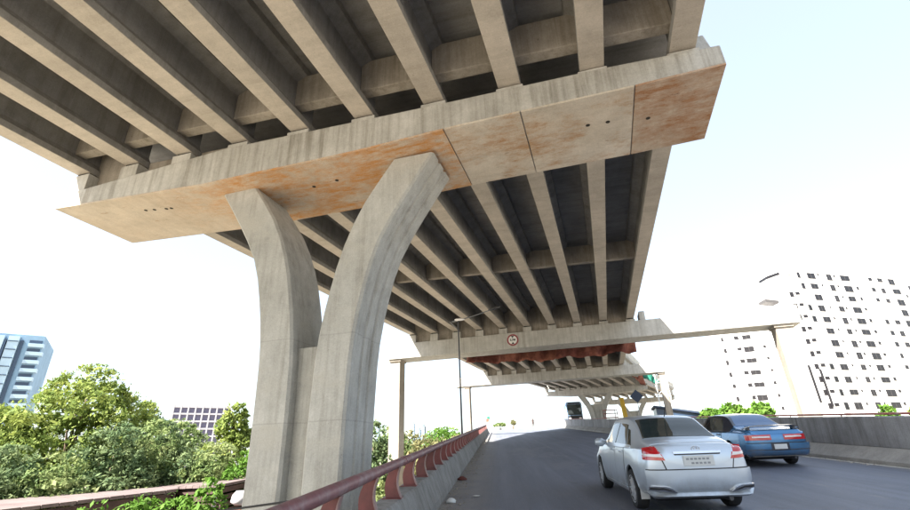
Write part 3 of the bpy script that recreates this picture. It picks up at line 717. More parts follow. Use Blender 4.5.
def tree(name, label, base, height, rx, mat, n, leaf, seed, ry=None, trunk=0.3, nblob=7, low=0.25, group=None, lean=0.0, cat='tree', flat=1.0):
    """crown of several clumps on a limbed trunk; base: ground point; height to the crown's top"""
    rg = random.Random(seed); ry = ry or rx
    t = thing(name, label, cat, tuple(base), group)
    zc0, zc1 = height*low, height; blobs = []
    hc = zc1-zc0
    for i in range(nblob):
        a = 2*math.pi*i/nblob*1.7 + rg.uniform(-.5,.5); rr = rg.uniform(0.25, 0.62)
        u = (i+0.5)/nblob; zz = zc0 + hc*(0.15+0.62*u)
        env = 0.55 + 0.45*math.sin(math.pi*min(1, u*0.95+0.12))
        sz = rg.uniform(0.40, 0.58)
        blobs.append((math.cos(a)*rr*rx*env + lean*u*height, math.sin(a)*rr*ry*env, zz, rx*sz, ry*sz, min(hc*0.30, rx*sz*0.85*flat)))
    blobs.append((lean*height, 0, zc1-hc*0.22, rx*0.45, ry*0.45, hc*0.22))
    me = leaf_mesh('crown', blobs, n, leaf, seed); me.materials.append(mat)
    c = bpy.data.objects.new('crown', me); COL.objects.link(c); c.parent = t
    mb = MB(); top = Vector((lean*height*0.6, 0, zc0 + hc*0.55))
    mb.tube([(0,0,-0.2), (0.05*rg.uniform(-1,1), 0.05, zc0*0.6), tuple(top*0.6 + Vector((0.1,0,0))), tuple(top)], [trunk, trunk*0.8, trunk*0.55, trunk*0.2], 8)
    for bl in blobs:
        s0 = Vector((lean*height*0.2, 0, zc0*0.85 + hc*0.12*rg.random())); e = Vector(bl[:3])
        mb.tube([s0, s0.lerp(e, 0.5) + Vector((0,0,0.12*hc)), e], [trunk*0.4, trunk*0.26, trunk*0.1], 6)
    tk = obj('trunk', mb, M['bark'], t, smooth=True, local=True)
    return t
LT = 'trees in the belt behind the rusty sheds'
def T(az, d, ztop, **k):
    b = polar(az, d, GZ); k.setdefault('ry', None)
    return tree(base=b, height=ztop-GZ, **k)
# the big sunlit tree, then the belt
T(-52.6, 33, 5.35, name='broadleaf_tree', label='tallest yellow-green sunlit tree in front of the blue tower', rx=4.6, mat=M['leaf_yel'], n=42000, leaf=0.18, seed=11, trunk=0.35, nblob=9, low=0.3)
T(-58.5, 32, 3.0, name='broadleaf_tree', label='yellow-green tree leaning in front of the blue tower base', rx=3.6, mat=M['leaf_yel'], n=19000, leaf=0.20, seed=12, nblob=7, low=0.3)
T(-47.9, 40, 4.2, name='broadleaf_tree', label='dark rounded tree rising beside the tall yellow-green tree', rx=3.0, mat=M['leaf_dark'], n=13000, leaf=0.23, seed=13, nblob=6, low=0.35)
T(-44.6, 42, 3.3, name='broadleaf_tree', label='grey-green tree below the grey gridded building', rx=3.4, mat=M['leaf_mid'], n=12000, leaf=0.22, seed=14, nblob=6, low=0.3)
T(-39.7, 34, 3.7, name='broadleaf_tree', label='bright yellow-green tree touching the pier leg beside the gridded building', rx=1.9, mat=M['leaf_yel'], n=9000, leaf=0.21, seed=15, nblob=6, low=0.4)
belt = [(-61.5,28,0.9,3.4,'leaf_dark'),(-57.0,27.5,1.2,3.2,'leaf_dark'),(-53.2,27,0.8,3.0,'leaf_mid'),(-49.4,28,2.1,2.8,'leaf_dark'),(-46.6,29.5,2.3,2.8,'leaf_mid'),(-43.4,29,1.3,2.8,'leaf_dark'),(-40.6,28,1.2,2.5,'leaf_mid'),(-37.8,27,0.7,2.2,'leaf_bright')]
bl_lab = ['dark feathery acacia under the blue tower','dark feathery acacia under the leaning yellow-green tree','mid-green acacia under the tallest yellow-green tree','dark acacia below the dark rounded tree','grey-green acacia left of the gridded building','dark acacia below the gridded building','mid-green acacia behind the end of the rusty sheds','bright green bushy tree beside the pier leg']
for i, (az, d, zt, rx, mt) in enumerate(belt):
    T(az, d, zt, name='acacia_tree', label=bl_lab[i], rx=rx, mat=M[mt], n=17000, leaf=0.165, seed=30+i, nblob=8, low=0.12, trunk=0.18, group=LT)
T(-25.4, 36, 2.7, name='broadleaf_tree', label='dark green tree seen between the pier and the portal column', rx=2.6, mat=M['leaf_dark'], n=6500, leaf=0.26, seed=50, nblob=7, low=0.2)
T(-23.2, 55, 3.6, name='broadleaf_tree', label='mid-green tree behind the pale portal column', rx=2.8, mat=M['leaf_mid'], n=5000, leaf=0.32, seed=51, nblob=7, low=0.2)
T(-21.6, 60, 3.2, name='broadleaf_tree', label='yellowish tree right of the portal column', rx=3.2, mat=M['leaf_pale'], n=5500, leaf=0.34, seed=52, nblob=7, low=0.15)
T(-19.6, 52, 2.3, name='broadleaf_tree', label='pale dusty tree above the red handrail', rx=3.3, mat=M['leaf_pale'], n=5500, leaf=0.32, seed=53, nblob=7, low=0.15)
T(-17.4, 90, 5.2, name='broadleaf_tree', label='rounded bright green tree crown before the lamp post', rx=5.4, mat=M['leaf_bright'], n=7000, leaf=0.42, seed=54, nblob=9, low=0.45, flat=0.6)
T(-18.0, 62, 2.4, name='broadleaf_tree', label='pale dusty tree under the rounded green crown', rx=3.4, mat=M['leaf_pale'], n=5500, leaf=0.34, seed=55, nblob=7, low=0.15)
T(-16.0, 75, 3.4, name='broadleaf_tree', label='pale tree behind the lamp post', rx=3.5, mat=M['leaf_pale'], n=4500, leaf=0.36, seed=56, nblob=7, low=0.2)
T(-27.5, 30, 0.6, name='broadleaf_tree', label='low green tree just behind the pier shaft', rx=2.4, mat=M['leaf_mid'], n=5000, leaf=0.24, seed=57, nblob=7, low=0.15)
# right side
T(12.2, 62, 4.55, name='broadleaf_tree', label='bright green tree behind the dark car roof', rx=2.9, mat=M['leaf_bright'], n=7000, leaf=0.5, seed=60, nblob=8, low=0.45, flat=0.7)
T(14.6, 60, 4.35, name='broadleaf_tree', label='bright green tree behind the barrier left of the portal column', rx=2.6, mat=M['leaf_bright'], n=6500, leaf=0.5, seed=61, nblob=8, low=0.45, flat=0.7)
T(10.0, 66, 4.4, name='broadleaf_tree', label='low green tree behind the silver car roof', rx=2.0, mat=M['leaf_bright'], n=4000, leaf=0.45, seed=62, nblob=6, low=0.5, flat=0.7)
T(23.9, 60, 3.15, name='broadleaf_tree', label='small green tree top peeping over the barrier', rx=1.5, mat=M['leaf_bright'], n=3000, leaf=0.4, seed=63, nblob=6, low=0.5)
T(26.4, 55, 3.25, name='broadleaf_tree', label='bushy green tree top at the apartment block corner above the barrier', rx=1.8, mat=M['leaf_yel'], n=3500, leaf=0.4, seed=64, nblob=6, low=0.5)
T(7.6, 70, 4.2, name='broadleaf_tree', label='low yellow-green tree beside the dark blue shed', rx=1.8, mat=M['leaf_yel'], n=3500, leaf=0.4, seed=65, nblob=6, low=0.5)
# distant trees beyond the crest
T(-10.0, 190, 12.0, name='broadleaf_tree', label='tiny brownish tree beyond the road crest', rx=1.3, mat=M['leaf_pale'], n=500, leaf=0.6, seed=70, nblob=4, low=0.91, trunk=0.35)
T(-11.4, 230, 13.6, name='broadleaf_tree', label='faint low tree beyond the road crest near the railing end', rx=3.4, mat=M['leaf_mid'], n=900, leaf=0.8, seed=71, nblob=5, low=0.93, trunk=0.3)
# shrubs in front of the sheds
sh = [(-52.6,15.5,-0.75,1.5),(-49.6,15.2,-0.62,1.5),(-46.4,15.0,-0.50,1.4),(-43.4,14.6,-0.46,1.3),(-40.8,14.4,-0.22,1.0),(-55.8,14.5,-0.95,1.4)]
sl_ = ['leafy green shrub before the long rusty shed roof','leafy green shrub at the middle of the rusty shed','tall leafy shrub before the shed end','leafy shrub below the slatted shed end','tall green shrub beside the pier leg and shed','low leafy shrub before the near end of the rusty shed']
for i, (az, d, zt, rx) in enumerate(sh):
    T(az, d, zt, name='shrub', label=sl_[i], rx=rx, mat=M['leaf_bright'], n=9000, leaf=0.12, seed=80+i, nblob=8, low=0.25, trunk=0.08, cat='shrub', group='shrubs before the sheds')

# ------------------------------------------------------------------ rusty sheds (long flat steel roofs, slatted sides)
def shed(name, label, A, B, C, D_, h, slats, cat):
    """roof quad A-B-C-D (A,B near edge) with slatted side walls down to the ground"""
    A, B, C, D_ = map(Vector, (A, B, C, D_)); dn = Vector((0,0,-1))
    t = thing(name, label, cat, (A.x, A.y, GZ))
    n = 14
    for i in range(n):                       # roof sheets laid side by side
        u0, u1 = i/n + 0.002, (i+1)/n - 0.002; dz = Vector((0,0,0.006*(i % 2)))
        mb = MB(); q = [A.lerp(B,u0)+dz, A.lerp(B,u1)+dz, D_.lerp(C,u1)+dz, D_.lerp(C,u0)+dz]; mb.hexa([p+dn*0.10 for p in q] + q); obj('roof_sheet', mb, M['roof_rust'], t)
    side = (B-A).normalized(); nrm_ = Vector((side.y, -side.x, 0))
    inn = -nrm_*0.12 if nrm_.dot(-A) > 0 else nrm_*0.12
    for k in range(slats):
        z0 = -0.14 - k*h/slats; z1 = z0 - h/slats*0.72
        mb = MB(); a, b = A+inn, B+inn
        mb.hexa([a+Vector((0,0,z1)), b+Vector((0,0,z1)), b+Vector((0,0,z1))+inn*0.4, a+Vector((0,0,z1))+inn*0.4, a+Vector((0,0,z0)), b+Vector((0,0,z0)), b+Vector((0,0,z0))+inn*0.4, a+Vector((0,0,z0))+inn*0.4]); obj('side_slat', mb, M['rust'], t)
        mb = MB(); a, b = B+inn, C+inn; e = (A-B).normalized()*0.1
        a, b = B + e, C + e
        mb.hexa([a+Vector((0,0,z1)), b+Vector((0,0,z1)), b+Vector((0,0,z1))+e*0.4, a+Vector((0,0,z1))+e*0.4, a+Vector((0,0,z0)), b+Vector((0,0,z0)), b+Vector((0,0,z0))+e*0.4, a+Vector((0,0,z0))+e*0.4]); obj('end_slat', mb, M['rust'], t)
    for p in (A, B, C, D_, A.lerp(B, 0.5), D_.lerp(C, 0.5)):
        c = (A+B+C+D_)/4; d = (c-p); d.z = 0; q = p + d.normalized()*0.35
        mb = MB(); mb.box((q.x-0.08,q.y-0.08,GZ), (q.x+0.08,q.y+0.08,p.z-0.1)); obj('post', mb, M['dark_steel'], t)
    return t
def pz(az, d, tn): return polar(az, d, tn*d)
shed('steel_shed', 'long low shed with rust-brown flat roof behind the green shrubs', pz(-60,19.5,-0.0485), pz(-43.6,22.5,-0.0305), pz(-43.8,27.5,-0.0255), pz(-62,26.5,-0.0340), 2.4, 5, 'shed')
shed('steel_shed', 'shorter rusty shed with slatted brown side next to the pier leg', pz(-47.6,28.6,-0.0265), pz(-40.0,24.0,-0.0275), pz(-36.0,27.0,-0.0165), pz(-45.5,33.0,-0.0208), 2.4, 9, 'shed')
# sacks by the pier leg
for i, (az, d, zz, mt, lb) in enumerate(((-38.1,15.5,-0.75,'grey_bld','white sack lying on the wall beside the pier leg'),(-38.3,15.5,-1.15,'net_red','orange sack under the white sack beside the pier leg'))):
    c = polar(az, d, zz); mb = MB(); rg = []
    for h, sc in ((-0.22,0.6),(-0.12,1.0),(0.08,0.95),(0.2,0.5)):
        rg.append([c + Vector((0.22*sc*math.cos(q)*rnd.uniform(.85,1.15), 0.20*sc*math.sin(q), h*0.8)) for q in (2*math.pi*k/10 for k in range(10))])
    mb.loft(rg); tag(obj('sack', mb, M[mt], None, smooth=True), lb, 'sack')
c = polar(-38.2, 15.5, 0); mb = MB(); mb.box((c.x-0.8, c.y-0.35, GZ-0.1), (c.x+0.8, c.y+0.35, -1.37)); tag(obj('masonry_wall', mb, M['barrier'], None, bevel=0.02), 'short concrete wall carrying two sacks beside the pier leg', 'wall')

# ------------------------------------------------------------------ buildings
def facade_axes(p0, dirv):
    d = Vector((dirv[0], dirv[1], 0)).normalized(); n = Vector((d.y, -d.x, 0))
    if n.dot(-Vector((p0[0], p0[1], 0))) < 0: n = -n
    return d, n
WIN_CACHE = {}
def window(t, p, d, n, w_, h_, mat, split=2):
    """recess frame + dark pane + mullions, standing on a facade point p (lower left)"""
    key = (round(w_,2), round(h_,2), mat.name, split, round(d.x,3))
    if key not in WIN_CACHE:
        mb = MB(); mb.cur = 0
        def q(x, z, y): return d*x + Vector((0,0,z)) + n*y
        mb.hexa([q(0,0,0.0),q(w_,0,0.0),q(w_,0,0.03),q(0,0,0.03),q(0,h_,0.0),q(w_,h_,0.0),q(w_,h_,0.03),q(0,h_,0.03)])
        mb.cur = 1
        fr = 0.07
        for x0, x1, z0, z1 in [(0,w_,0,fr),(0,w_,h_-fr,h_),(0,fr,fr,h_-fr),(w_-fr,w_,fr,h_-fr)] + [(w_*k/split-fr/2, w_*k/split+fr/2, fr, h_-fr) for k in range(1, split)]:
            mb.hexa([q(x0,z0,0.025),q(x1,z0,0.025),q(x1,z0,0.07),q(x0,z0,0.07),q(x0,z1,0.025),q(x1,z1,0.025),q(x1,z1,0.07),q(x0,z1,0.07)])
        me = mb.mesh('window'); fix(me); me.materials.append(mat); me.materials.append(M['win_frame']); WIN_CACHE[key] = me
    o = bpy.data.objects.new('window', WIN_CACHE[key]); COL.objects.link(o); o.parent = t; o.location = Vector(p) - wloc(t); return o
def slab_block(t, p0, d, n, length, depth, z0, z1, mat, name='wall'):
    a = Vector((p0[0], p0[1], 0)); b = a + d*length
    mb = MB(); q = [a, b, b-n*depth, a-n*depth]
    mb.hexa([Vector((p.x,p.y,z0)) for p in q] + [Vector((p.x,p.y,z1)) for p in q]); return obj(name, mb, mat, t)

# apartment blocks: B recedes to the right, A recedes to the left, C stands behind on the right
D0 = 150.0
corner = polar(20.6, D0, 0); HT = 0.2933*D0
def apartment(label, p0, dirv, length, ztop, cols, story, zlow, depth=16, top_skip=0, canopies=(), seed=0):
    t = thing('apartment_block', label, 'building', (p0[0], p0[1], GZ), 'white apartment blocks')
    d, n = facade_axes(p0, dirv)
    if d.dot(Vector((dirv[0], dirv[1], 0))) < 0: d = -d
    slab_block(t, p0, d, n, length, depth, GZ-0.2, ztop, M['bld_white'])
    slab_block(t, Vector((p0[0],p0[1],0))-n*0.15+d*0.15, d, n, length-0.3, depth-0.3, ztop-0.02, ztop+1.0, M['bld_white'], 'roof_parapet')
    rr = random.Random(seed); z = ztop - 2.5; k = 0
    while z > zlow:
        for (u, w_, h_, sp) in cols:
            if k < top_skip: continue
            x = rr.random(); mt = M['win_dark'] if x < 0.985 else (M['win_red'] if x < 0.994 else M['win_teal'])
            hj = h_*rr.choice((1.0,1.0,0.8,0.9)); w_ = w_*rr.choice((1.0,1.0,0.85,1.1)); u = u + rr.choice((0,0,0.15,-0.1))
            if rr.random() < 0.05: continue
            window(t, Vector((p0[0],p0[1],0)) + d*u + n*0.0 + Vector((0,0,z + (1.5-hj))), d, n, w_, hj, mt, sp)
        z -= story; k += 1
    for (u, w_, dz) in canopies:
        pass
    return t, d, n
ST = 3.0
colsB = [(2.0,1.1,1.6,1),(5.2,2.4,1.6,2),(9.0,0.5,0.6,1),(12.0,1.6,1.7,2),(14.6,0.6,0.7,1),(17.0,2.9,1.7,2),(21.2,0.9,0.9,1),(27.0,1.2,1.2,1),(30.5,1.6,1.4,2),(34.5,2.6,1.7,2)]
tB, dB, nB = apartment('white apartment block with stacked dark windows right of the portal column', corner, (0.854,0.52), 37.5, HT-1.0, colsB, ST, 5, seed=3)
cA = corner - nB*0.0 + Vector((-1.2, 0.3, 0))
colsA = [(2.6,2.3,1.5,2),(6.3,0.5,1.2,1),(9.4,0.6,0.8,1),(12.2,2.3,1.4,2),(15.0,1.0,1.0,1),(18.6,0.7,1.2,1)]
tA, dA, nA = apartment('lower white apartment wing seen under the portal beam', cA, (-0.99,0.137), 21.0, 0.226*D0, colsA, ST, 5, seed=4)
cC = corner + dB*41 + Vector((0.52,-0.854,0))*(-6)
colsC = [(3.0,0.8,0.9,1),(7.0,0.6,0.6,1),(10.0,0.9,0.9,1),(13.0,2.2,1.5,2),(18.5,1.4,1.2,1),(22,2.4,1.5,2),(27,1.0,1.2,1),(31,2.4,1.5,2)]
tC, dC, nC = apartment('white apartment block standing behind at the right with few windows', cC, (0.80,0.60), 38, HT+0.5, colsC, ST, 5, seed=5)
# stair tower between A and B with canopies and roof slabs coloured darker as shaded undersides
ts = thing('stair_tower', 'white stair tower with slanted roof slabs between the apartment blocks', 'building', (corner.x, corner.y, GZ))
d_, n_ = facade_axes(corner, (0.95, 0.25))
if d_.x < 0: d_ = -d_
slab_block(ts, corner - d_*6.5 + n_*2.0, d_, n_, 6.0, 8, GZ-0.2, HT-7.0, M['bld_white'])
def slab_piece(u0, u1, z0, z1, y0, y1, nm, mat):
    mb = MB(); b0 = Vector((corner.x, corner.y, 0)) - d_*6.5 + n_*2.0
    def q(u, z, y): return b0 + d_*u + n_*y + Vector((0,0,z))
    mb.hexa([q(u0,z0,y0),q(u1,z1,y0),q(u1,z1,y1),q(u0,z0,y1),q(u0,z0+0.7,y0),q(u1,z1+0.7,y0),q(u1,z1+0.7,y1),q(u0,z0+0.7,y1)]); return obj(nm, mb, mat, ts)
slab_piece(-2.6, 1.0, HT-5.0, HT-3.9, -2, 1.6, 'roof_slab', M['win_dark'])
slab_piece(1.0, 5.4, HT-3.9, HT-3.6, -2, 1.6, 'roof_slab', M['grey_bld'])
slab_piece(-4.4, -1.2, HT-10.8, HT-11.3, -2, 1.2, 'canopy', M['win_frame'])
slab_piece(-6.5, 3.0, HT-14.6, HT-13.6, -1.5, 1.0, 'canopy', M['grey_bld'])
for k in range(11):
    z = HT - 9.5 - 3.0*k
    if z < 6: break
    window(ts, corner - d_*6.5 + n_*2.0 + d_*2.9 + Vector((0,0,z-corner.z)), d_, n_, 1.0, 1.3, M['win_dark'], 1)
    window(ts, corner - d_*6.5 + n_*2.0 + d_*4.4 + Vector((0,0,z+0.5-corner.z)), d_, n_, 1.1, 0.8, M['win_dark'], 1)
mb = MB(); q0 = corner - d_*6.5 + n_*2.05
for u in (2.2, 4.6):
    pass
for u, z0, z1 in ((1.2, 9.0, 17.5), (3.6, 8.0, 16.5)):
    a = Vector((q0.x, q0.y, 0)) + d_*u
    mb = MB(); mb.hexa([a+Vector((0,0,z0)), a+d_*0.5+Vector((0,0,z0)), a+d_*0.5+n_*0.15+Vector((0,0,z0)), a+n_*0.15+Vector((0,0,z0)), a+Vector((0,0,z1)), a+d_*0.5+Vector((0,0,z1)), a+d_*0.5+n_*0.15+Vector((0,0,z1)), a+n_*0.15+Vector((0,0,z1))])
    obj('stair_slot', mb, M['win_dark'], ts)

# blue tower on the left
TD = 150.0; tr = polar(-56.9, TD, 0); tl = polar(-64.0, TD+4, 0); ztop = 0.197*TD
t_ = thing('office_tower', 'blue glass office tower with white roof frame behind the trees', 'building', (tr.x, tr.y, GZ))
d_, n_ = facade_axes(tr, tuple((tl-tr)[:2]))
if d_.dot(tl-tr) < 0: d_ = -d_
slab_block(t_, tr, d_, n_, 19, 18, GZ-0.2, ztop, M['tower_glass'])
def tq(u, z, y): return Vector((tr.x, tr.y, 0)) + d_*u + n_*y + Vector((0,0,z))
def tbox(u0, u1, z0, z1, y0, y1, nm, mat): 
    mb = MB(); mb.hexa([tq(u0,z0,y0),tq(u1,z0,y0),tq(u1,z0,y1),tq(u0,z0,y1),tq(u0,z1,y0),tq(u1,z1,y0),tq(u1,z1,y1),tq(u0,z1,y1)]); return obj(nm, mb, mat, t_)
for u, w_, y, mt in ((4.4,2.0,0.9,'tower_fin'),(6.6,0.35,1.1,'tower_dark'),(7.1,1.6,0.9,'tower_fin'),(3.6,0.6,0.4,'tower_dark'),(10.6,1.2,1.0,'tower_fin'),(12.6,0.5,0.9,'tower_dark')):
    tbox(u, u+w_, GZ, ztop-(0.6 if mt == 'tower_fin' else 1.4), 0.01, y, 'fin', M[mt])
for z in np.arange(4, ztop-1, 1.9):
    tbox(-0.25-0.25*((int(z*10)) % 2), 2.6, z, z+0.8, -1.0, 0.7, 'balcony', M['tower_fin'])
    tbox(0.2, 2.6, z+0.95, z+1.6, 0.01, 0.10, 'window', M['tower_dark'])
    tbox(4.5, 6.3, z+0.9, z+1.1, 0.91, 1.0, 'spandrel', M['tower_dark'])
for u in (9.1, 10.1):
    tbox(u, u+0.35, 2, ztop+3.0, 0.6, 0.95, 'ladder_rail', M['white'])
for z in np.arange(6, ztop+2.6, 2.0): tbox(9.1, 10.45, z, z+0.3, 0.62, 0.92, 'ladder_rung', M['white'])
for u in (0.0, 5.0, 9.0): tbox(u, u+0.3, ztop, ztop+2.4, -0.6, -0.3, 'roof_post', M['white'])
mb = MB(); mb.hexa([tq(-0.4,ztop+1.2,-0.6),tq(9.2,ztop+3.2,-0.6),tq(9.2,ztop+3.2,-0.2),tq(-0.4,ztop+1.2,-0.2),tq(-0.4,ztop+1.6,-0.6),tq(9.2,ztop+3.6,-0.6),tq(9.2,ztop+3.6,-0.2),tq(-0.4,ztop+1.6,-0.2)]); obj('roof_rail', mb, M['grey_bld'], t_)
tbox(11, 13, ztop-1, ztop+4, -3, -0.5, 'lift_shaft', M['tower_glass'])

# grey gridded building behind the trees
a = polar(-45.4, 120, 0); b = polar(-40.2, 121, 0); zt = 0.0975*120
t_ = thing('office_block', 'pale grey office block with a grid of dark windows above the trees', 'building', (a.x, a.y, GZ))
d_, n_ = facade_axes(a, tuple((b-a)[:2]))
if d_.dot(b-a) < 0: d_ = -d_
Lb = (b-a).length
slab_block(t_, a, d_, n_, Lb, 9, GZ-0.2, zt, M['purple_glass'], 'wall')
def gq(u0, u1, z0, z1, y0, y1, nm, mat):
    mb = MB(); o_ = Vector((a.x,a.y,0)); f = lambda u, z, y: o_ + d_*u + n_*y + Vector((0,0,z))
    mb.hexa([f(u0,z0,y0),f(u1,z0,y0),f(u1,z0,y1),f(u0,z0,y1),f(u0,z1,y0),f(u1,z1,y0),f(u1,z1,y1),f(u0,z1,y1)]); return obj(nm, mb, mat, t_)
nb = 8
for i in range(nb+1): gq(i*Lb/nb-0.14, i*Lb/nb+0.14, GZ, zt+0.2, 0.01, 0.30, 'mullion', M['grey_bld'])
for k in range(7): 
    z = zt - k*1.45
    gq(-0.15, Lb+0.15, z-(0.22 if k else 0.3), z+0.1 if k else z+0.25, 0.02, 0.28, 'floor_band', M['grey_bld'])
# faint distant towers
for i, (az, hw, zt, lb) in enumerate(((-21.0,1.3,0.0625*600,'slim pale tower on the far skyline beside the portal column'),(-19.95,2.4,0.0575*600,'wider pale blue tower on the far skyline'),(-20.4,1.6,0.052*600,'small pale tower between two far towers'),(-24.9,1.5,0.066*600,'pale tower behind the portal column on the skyline'))):
    p = polar(az, 600, 0); t = thing('skyline_tower', lb, 'building', (p.x, p.y, GZ), 'far skyline towers')
    mb = MB(); mb.box((p.x-hw, p.y-hw, GZ-0.2), (p.x+hw, p.y+hw, zt)); obj('wall', mb, M['far_bld'], t)
    mb = MB(); mb.box((p.x-hw*0.5, p.y-hw*0.5, zt-0.05), (p.x+hw*0.4, p.y+hw*0.4, zt+2.5)); obj('roof_house', mb, M['far_bld'], t)
    for k in range(8): mb = MB(); mb.box((p.x-hw*0.85, p.y-hw-0.15, zt-3-k*3.4), (p.x+hw*0.85, p.y-hw+0.05, zt-1.4-k*3.4)); obj('window_band', mb, M['tower_glass'], t)

# dark blue shed and machine by the far pier
p = polar(6.6, 68, 0); t_ = thing('lean_to_shed', 'dark blue sloping shed roof behind the barrier beside the silver car', 'shed', (p.x, p.y, GZ))
def ex(u0, u1, zl, zr, th, y0, y1): 
    return [(p.x+u0,p.y+y0,zl-th),(p.x+u1,p.y+y0,zr-th),(p.x+u1,p.y+y1,zr-th),(p.x+u0,p.y+y1,zl-th),(p.x+u0,p.y+y0,zl),(p.x+u1,p.y+y0,zr),(p.x+u1,p.y+y1,zr),(p.x+u0,p.y+y1,zl)]
mb = MB(); mb.hexa(ex(-1.9, 3.4, 5.15, 4.1, 0.22, 0, 5)); obj('roof', mb, M['signblue'], t_)
mb = MB(); mb.hexa([(p.x-1.7,p.y+0.3,GZ),(p.x+3.2,p.y+0.3,GZ),(p.x+3.2,p.y+4.7,GZ),(p.x-1.7,p.y+4.7,GZ),(p.x-1.7,p.y+0.3,4.85),(p.x+3.2,p.y+0.3,3.85),(p.x+3.2,p.y+4.7,3.85),(p.x-1.7,p.y+4.7,4.85)]); obj('wall', mb, M['tower_dark'], t_)
# yellow form panel leaning at the far pier, white drum beside
b = Vector((3.1, 78.2, 0)); mb = MB()
mb.hexa([(b.x-0.35,b.y,GZ),(b.x+0.5,b.y,GZ),(b.x+0.5,b.y+0.15,GZ),(b.x-0.35,b.y+0.15,GZ),(b.x-0.75,b.y+1.2,7.4),(b.x-0.15,b.y+1.2,7.4),(b.x-0.15,b.y+1.35,7.4),(b.x-0.75,b.y+1.35,7.4)])
t_ = thing('form_panel', 'tall yellow steel form panel leaning beside the distant pier', 'form panel', (b.x, b.y, GZ)); obj('panel', mb, M['yellow'], t_)
mb = MB(); mb.tube([(b.x+0.3,b.y-0.03,GZ+1),(b.x-0.3,b.y+1.12,7.2)], 0.04, 6); obj('edge_tube', mb, M['yellow'], t_)

